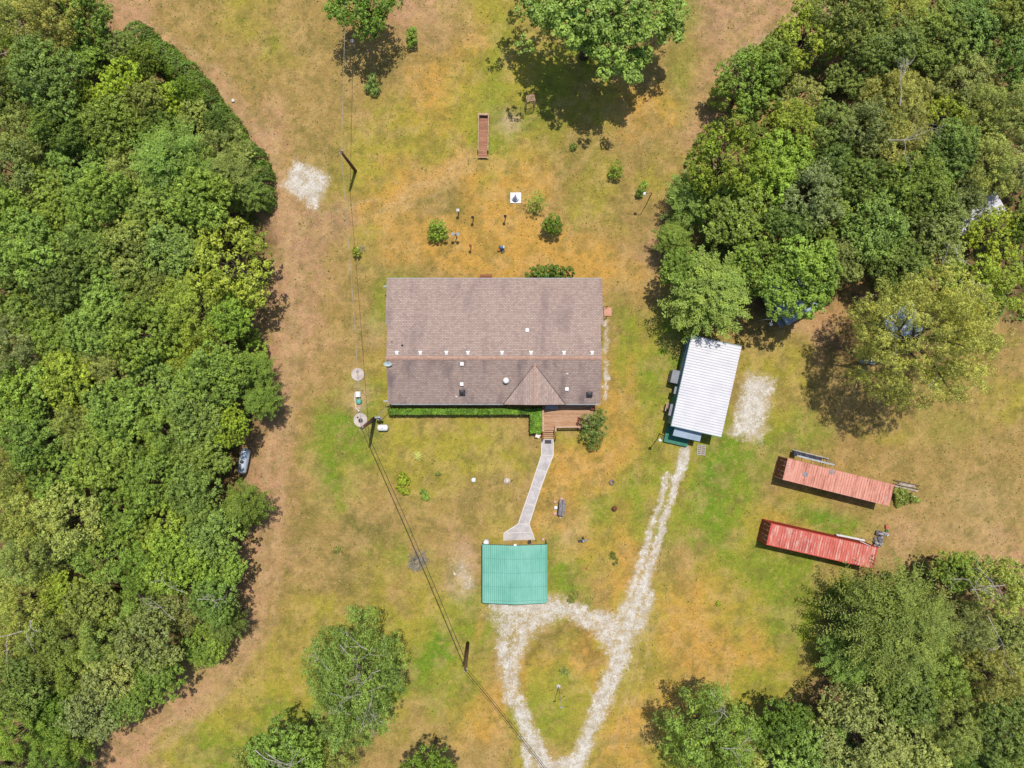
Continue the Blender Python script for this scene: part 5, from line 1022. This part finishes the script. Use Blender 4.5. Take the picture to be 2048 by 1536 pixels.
# bench by the rear wall, brick step with handrails
t = thing('garden_bench', W(972, 553, .5)+(0,), 0, 'brown slatted bench against the rear wall of the house', 'bench'); m = MB(); [m.box((0, q, .44), (1.35, .08, .03)) for q in (-.12, 0, .12, .24)]; m.build('seat', M_BROWNW, t); m = MB(); [m.box((0, -.2, z), (1.35, .03, .08)) for z in (.6, .75)]; m.build('backrest', M_BROWNW, t)
for q in (-.62, .62): m = MB(); m.box((q, .04, .3), (.06, .5, .6)); m.build('side_frame', M_BROWNW, t)
x, y = W(1215.5, 623.5, .1); t = thing('brick_step', (x, y, 0), 0, 'square pink brick landing at the right side door of the house', 'step'); s = NT('pink_brick'); P = s.n('ShaderNodeTexCoord').outputs['Object']; b_ = s.n('ShaderNodeTexBrick'); s.l(P, b_.inputs[0])
for k, v in (('Scale', 1.0), ('Brick Width', .2), ('Row Height', .1), ('Mortar Size', .012)): b_.inputs[k].default_value = v
b_.inputs[1].default_value = C(226, 156, 138); b_.inputs[2].default_value = C(204, 142, 122); b_.inputs[3].default_value = C(222, 186, 150); s.l(b_.outputs[0], s.b.inputs[0]); s.b.inputs['Roughness'].default_value = .9
m = MB(); m.box((0, 0, .08), (.86, .95, .16)); m.build('landing', s.m, t)
for q in (-.56, .56): m = MB(); m.tube([(-.5, q, 0), (-.5, q, .9), (-.1, q, .85), (-.1, q, 0)], .03, 6); m.build('handrail', M_DARK, t)
# tractor tyre planter
x, y = W(1123, 1016, .4); t = thing('tyre_planter', (x, y, 0), -.12, 'big old tractor tyre standing half buried on the front lawn', 'tyre'); MT = pmat('old_rubber', C(150, 142, 144), C(96, 90, 94), 3, .85)
m = MB(); n = 28; k = 10; vs = []; fs = []
for i in range(n):
    q = 2*math.pi*i/n
    for j in range(k):
        a_ = 2*math.pi*j/k; rr2 = .72+.17*math.sin(a_); vs.append((.38*math.copysign(abs(math.cos(a_))**.6, math.cos(a_)), math.cos(q)*rr2, .32+math.sin(q)*rr2))
for i in range(n):
    for j in range(k): fs.append((i*k+j, i*k+(j+1) % k, ((i+1) % n)*k+(j+1) % k, ((i+1) % n)*k+j))
m.add(vs, fs, True); m.build('carcass', MT, t)
m = MB()
for i in range(26):
    q = math.pi*(i+.5)/26; cc = (0, math.cos(q)*.91, .32+math.sin(q)*.91)
    for s_ in (-1, 1): m.box((s_*.2, cc[1], cc[2]), (.36, .05, .05), rz=s_*.5, rx=q-math.pi/2)
m.build('tread', pmat('tread_rubber', C(206, 198, 196), C(110, 104, 106), 7, .85), t)
M_PINK = pmat('pink_stone', C(232, 186, 170), C(214, 160, 146), 4, .9); rr_ = random.Random(4)
def boulder(px, py, r, mat, label, name='boulder', group=None, seed=1, cat='boulder'):
    x, y = W(px, py, r*.6); m = MB(); rs = random.Random(seed); pr_ = [(r*math.sin(q)*rs.uniform(.85, 1.1)+.001, r*.5-r*.62*math.cos(q)) for q in np.linspace(.1, 3.04, 7)]; m.lathe(pr_, (x, y, 0), 9, False)
    m.v = [(a+rs.uniform(-.07, .07)*r, b+rs.uniform(-.09, .09)*r, max(0, c)) for a, b, c in m.v]; return tag(m.build(name, mat), label, cat, group)
for i, (px, py, rr2, mt, lb) in enumerate(((1110, 1004, .2, M_PINK, 'pinkish edging stone left of the tractor tyre, upper one'), (1111.5, 1015.5, .24, M_WHITE, 'white edging stone left of the tractor tyre'), (1110, 1027, .22, M_PINK, 'pinkish edging stone left of the tractor tyre, lower one'),
        (1123.5, 997.5, .18, M_PINK, 'pink edging stone above the tractor tyre'), (1120.5, 1034.5, .1, M_WHITE, 'small white stone at the foot of the tractor tyre'))): boulder(px, py, rr2, mt, lb, 'edging_stone', 'stones round the tractor tyre', i, 'stone')
boulder(947, 960, .3, M_WHITE, 'white boulder on the front lawn, the left one', seed=21)
t = boulder(1014, 962, .34, pmat('mottled_stone', C(226, 210, 196, .7), C(160, 140, 130, .6), 5, .9), 'mottled pale boulder on the front lawn beside the walkway', seed=22)
x, y = W(1223.5, 965, .2); m = MB(); vs = []; fs = []
for i in range(20):
    q = 2*math.pi*i/20
    for j in range(8): a_ = 2*math.pi*j/8; vs.append((x+math.cos(q)*(.24+.1*math.cos(a_)), y+math.sin(q)*(.24+.1*math.cos(a_)), .11+.1*math.sin(a_)))
for i in range(20):
    for j in range(8): fs.append((i*8+j, ((i+1) % 20)*8+j, ((i+1) % 20)*8+(j+1) % 8, i*8+(j+1) % 8))
m.add(vs, fs, True); tag(m.build('small_tyre', MT), 'small grey tyre lying flat on the lawn, upper right of the big tyre', 'tyre')
x, y = W(1229, 1017.5, .3); m = MB(); m.lathe([(.02, 0)]+[(.3*math.sin(q), .29-.29*math.cos(q)) for q in np.linspace(.3, 2.8, 9)]+[(.02, .58)], (x, y, 0), 16); tag(m.build('rusty_ball', pmat('rust', C(142, 78, 56), C(106, 56, 42), 5, .8)), 'rust-brown ball ornament on the front lawn', 'ornament')
x, y = W(1166, 1081, .3); t = thing('lawn_figure', (x, y, 0), 0, 'pale lawn figure with added dark shadow shapes right of the carport', 'ornament'); m = MB(); m.lathe([(.16, .0), (.2, .3), (.1, .6), (.12, .72), (.02, .8)], n=12); m.build('body', M_TRIM, t); m = MB(); m.box((.35, .02, .3), (.5, .16, .08), ry=.2); m.build('tail', M_GREYP, t); m = MB(); m.box((-.35, -.1, .18), (.36, .2, .3)); m.add([(-.14, .1, .1), (.16, .1, .1), (.02, .55, .5), (.02, .2, .6)], [(0, 1, 2), (0, 2, 3), (1, 3, 2), (0, 3, 1)]); m.build('shadow_solid', M_DARK, t)  # dark box and wedge are the figure's shadows modelled as solids
x, y = W(1075.5, 871, .3); t = thing('garden_wagon', (x, y, 0), .3, 'little red and white garden wagon left of the deck steps', 'wagon'); m = MB(); m.box((0, 0, .3), (.75, .4, .2)); m.build('tray', pmat('wagon_red', C(176, 70, 60), None, 3, .6), t)
for a_ in (-.28, .28):
    for b_2 in (-.24, .24): m = MB(); m.lathe([(.02, -.03), (.13, -.03), (.13, .03), (.02, .03)], n=12); m.v = [(a_+p_[0], b_2+p_[2], .13+p_[1]) for p_ in m.v]; m.build('wheel', M_DARK, t)
Lv = Leaves(33); lobe(Lv, (0, 0, .45), .24, 26, 8, .13, .6, .7, .1, cr=.07); o = bpy.data.objects.new('flowers', Lv.mesh('flowers', LEAF)); COL.objects.link(o); o.parent = t; o.color = C(236, 232, 236, .8)
# odds and ends by the carport
x, y = W(972, 1086.5, 1.2); m = MB(); m.lathe([(.3, 0), (.34, .4), (.34, 1.1), (.26, 1.22), (.02, 1.26)], (x, y, 0), 14); tag(m.build('white_drum', M_WHITE), 'white drum at the upper left corner of the carport', 'drum')
x, y = W(1030, 1090, 3.0); m = MB(); m.box((0.35, -17.83, 2.93), (.3, .2, .14)); m.box((.35, -17.72, 2.98), (.2, .05, .1)); o = m.build('flood_lamp', M_WHITE); tag(o, 'white flood lamp fixed at the carport gable peak', 'lamp')
x, y = W(1059, 1084, .3); m = MB(); m.lathe([(.16, 0), (.22, .34), (.18, .34), (.14, .1)], (x, y, 0), 12); tag(m.build('dark_pot', M_DARK), 'small dark pot behind the carport', 'pot')
x, y = W(1086, 1078.5, .2); m = MB(); m.box((x, y, .12), (.3, .26, .24), rz=.2); m.box((x, y, .25), (.24, .2, .02), rz=.2); tag(m.build('paver_stack', M_PINK), 'pink paver stack behind the upper right corner of the carport', 'pavers')
boulder(909, 1148, .12, M_WHITE, 'tiny white stone left of the carport', 'white_stone', seed=31, cat='stone')
boulder(1173, 1137, .13, pmat('terracotta', C(196, 112, 74), None, 3, .8), 'small terracotta fragment on the lawn right of the carport', 'terracotta_piece', seed=32, cat='terracotta piece')
boulder(466, 201, .22, M_EDGE, 'pale stone on the mown strip beside the left wood', 'pale_stone', seed=33, cat='stone')

# ------------------------------------------------------------------ shrubs and small plants
def shrub(spec, c, label, seed, name='shrub', **k): return lobes_thing(spec, c, name, label, 'shrub', seed, **k)
shrub([(875, 464, .9, .85), (869, 450, 1.5, .6), (884, 466, 1.2, .65), (866, 470, .9, .6), (878, 452, 1.9, .6), (874, 472, .8, .6)], 'bright', 'round bright shrub left of the double bird house', 330, ls=.16)
shrub([(1105, 452, 1.8, .95), (1105, 442, 2.5, .75), (1113, 452, 2.0, .7), (1097, 452, 2.0, .7)], 'deep', 'dark rounded shrub with a solid shadow right of the lawn sculpture', 331, ls=.15, dens=1.4)
shrub([(1070, 405, 1.4, .7), (1077, 396, 2.4, .6), (1064, 414, 1.4, .55), (1082, 408, 1.8, .55), (1072, 388, 2.6, .5), (1059, 400, 1.6, .5), (1075, 418, 1.2, .5)], 'bright', 'airy yellow-green shrub right of the fountain', 332, ls=.2, asp=.25, mat=BLADE, dens=.45, nl=9)
shrub([(1231, 343, 1.0, .6), (1232, 333, 1.7, .5), (1226, 347, .9, .45), (1237, 344, 1.2, .5)], 'bright', 'lone lollipop shrub between house and right wood', 333, ls=.18, asp=.35, mat=BLADE)
shrub([(1284, 376, 1.2, .4), (1288, 369, 1.6, .3), (1279, 385, .7, .35)], 'bright', 'small leaning shrub beside the crooked yard light', 334, ls=.16)
shrub([(822, 68, 1.2, .5), (824, 78, 1.2, .5), (826, 62, 1.6, .35), (820, 88, .8, .3)], 'bright', 'narrow shrub right of the tree at the top edge', 335, ls=.18)
shrub([(745, 168, .9, .5), (738, 174, .7, .4), (752, 174, .7, .4), (744, 156, 1.4, .4), (748, 182, .5, .4)], 'blue', 'spiky oleander with long blades below the tall yard light', 336, name='oleander', mat=BLADE, asp=.14, ls=.55, dens=.7, nl=8)
shrub([(713, 505, .9, .38), (711, 499, 1.3, .28)], 'lime', 'small bright plant under the service wire above the house', 337, ls=.15)
shrub([(1147, 292, .3, .3), (1145, 297, .2, .22)], 'dark', 'small dark plant on the bare lawn below the oak shadow', 338, ls=.14, dens=1.2)
shrub([(1187, 852, 2.4, 1.0), (1195, 838, 2.8, .8), (1178, 868, 2.0, .8), (1190, 878, 1.6, .75), (1200, 862, 2.2, .7), (1175, 842, 2.4, .7), (1203, 830, 2.6, .5), (1188, 890, 1.4, .5)], 'dark', 'loose olive shrub tree growing at the right end of the deck', 339, name='deck_tree', ls=.2, asp=.4, dens=.75, cr=.24)
shrub([(802, 960, .5, .42), (808, 952, .6, .36), (800, 972, .5, .36), (812, 962, .5, .36), (812, 984, .3, .3), (803, 980, .3, .25)], 'lime', 'ragged yellow-green shrub left of the small round shrub on the front lawn', 340, ls=.18, hue=.6)
shrub([(850, 990, .35, .4), (846, 984, .5, .3), (853, 995, .3, .3)], 'bright', 'small round bright shrub on the front lawn', 341, ls=.13)
shrub([(875.5, 947, .2, .16)], 'olive', 'tiny sprig with a twig on the front lawn', 342, ls=.12)
shrub([(1437, 1207, .15, .16)], 'lime', 'tiny green tuft alone on the right lawn', 343, ls=.12)
shrub([(1125, 1341, .2, .4), (1134, 1345, .15, .3)], 'grey', 'grey weed clump inside the driveway loop', 344, mat=BLADE, asp=.2, dens=.6)
shrub([(1229, 1122, .25, .4), (1226, 1110, .2, .3)], 'dark', 'low weed clump right of the carport', 345, mat=BLADE, asp=.25, dens=.6)
shrub([(1148, 1190, .2, .45), (1142, 1199, .2, .35)], 'dark', 'low weed patch below the carport corner by the driveway', 346, mat=BLADE, asp=.25, dens=.5)
shrub([(679, 1098, .15, .3), (672, 1101, .15, .25)], 'olive', 'low weed tuft on the bare left lawn', 347, mat=BLADE, asp=.2, dens=.6)
Lv = Leaves(350); n = 70; az = Lv.r.uniform(0, 6.28, n); el = Lv.r.uniform(.15, 1.3, n); d_ = np.stack([np.cos(az)*np.cos(el), np.sin(az)*np.cos(el), np.sin(el)], 1); Lv.add(d_*.38+[0, 0, .12], np.array([0, 0, 1.])+Lv.r.normal(size=(n, 3))*.3, .8, .06, .8, .4, d_)
foliage_thing(Lv, 'pale', 'yucca', 'pale star-shaped yucca on the front lawn', 'yucca', W(836.5, 911)+(0,), BLADE)
x, y = W(833, 1122, .8); m = MB(); rr_ = random.Random(12)
def twig(p, d, L_, w, k):
    e = p+d*L_; m.tube([p, p+d*L_*.5+np.array([rr_.gauss(0, .03), rr_.gauss(0, .03), .02]), e], [w, w*.8, w*.5], 4, caps=False)
    if k:
        for _ in range(3): nd = d+np.array([rr_.gauss(0, .38), rr_.gauss(0, .38), rr_.gauss(.0, .25)]); twig(e-d*L_*rr_.uniform(0, .4), nd/np.linalg.norm(nd), L_*.7, w*.6, k-1)
for i in range(22): a_ = i*2.4; el = rr_.uniform(.25, 1.2); twig(np.array([0, 0, .1]), np.array([math.cos(a_)*math.cos(el), math.sin(a_)*math.cos(el), math.sin(el)]), rr_.uniform(.55, .85), .035, 3)
o = m.build('leafless_shrub', GREYW); o.location = (x, y, 0); tag(o, 'leafless grey shrub with radiating twigs under the overhead cables', 'dead shrub')
m = MB(); rr_ = random.Random(13)
for i in range(9): a_ = i*2.4; twig(np.array([0, 0, .05]), np.array([math.cos(a_)*.6, math.sin(a_)*.6, .5]), .35, .018, 2)
o = m.build('twiggy_shrub', GREYW); o.location = W(722, 496, .5)+(0,); tag(o, 'small twiggy grey shrub under the service wire', 'dead shrub')
for o in COL.objects:
    if o.name.startswith('undergrowth'): o['kind'] = 'stuff'

# real tufts standing in the lawn: green bunches and bleached straw
def tufts(n, seed, col, thr, fs, name, L0, tint):
    Lv = Leaves(seed); r = Lv.r; px = r.uniform(150, 2048, n*6); py = r.uniform(0, 1536, n*6)
    ok = fbm(px/fs, py/fs, seed, 4) > thr
    for poly in (LW, RW, BW, [(770, 552), (1210, 552), (1210, 870), (770, 870)], [(960, 1080), (1100, 1080), (1100, 1210), (960, 1210)], [(1380, 670), (1485, 690), (1440, 890), (1335, 870)], [(1540, 905), (1800, 965), (1790, 1025), (1535, 965)], [(1515, 1030), (1765, 1095), (1755, 1145), (1510, 1085)], [q for q in PLw]+[q for q in PRw[::-1]]): ok &= ~in_poly(px, py, poly)
    gi = np.clip(np.searchsorted(xs, (px-1024)/F*H), 0, len(xs)-1); gj = np.clip(np.searchsorted(ys, -(py-768)/F*H), 0, len(ys)-1); ok &= gravel[gj, gi] < -.15
    px, py = px[ok][:n], py[ok][:n]; m = len(px); P = np.stack([(px-1024)/F*H, -(py-768)/F*H, r.uniform(.02, .05, m)], 1)
    Lv.add(P, r.normal(size=(m, 3))*.6+[0, 0, .8], L0, L0*.45, tint+r.normal(size=m)*.16, .4+r.normal(size=m)*.3)
    o = foliage_thing(Lv, col, name, None, None, mat=BLADE); o['kind'] = 'stuff'
tufts(11000, 501, C(140, 146, 60), .52, 14, 'green_grass_tufts', .18, .5)
tufts(12000, 502, C(190, 156, 92), .52, 11, 'dry_grass_tufts', .18, .45)
tufts(2500, 503, C(120, 128, 60), .58, 9, 'weed_tufts', .26, .4)
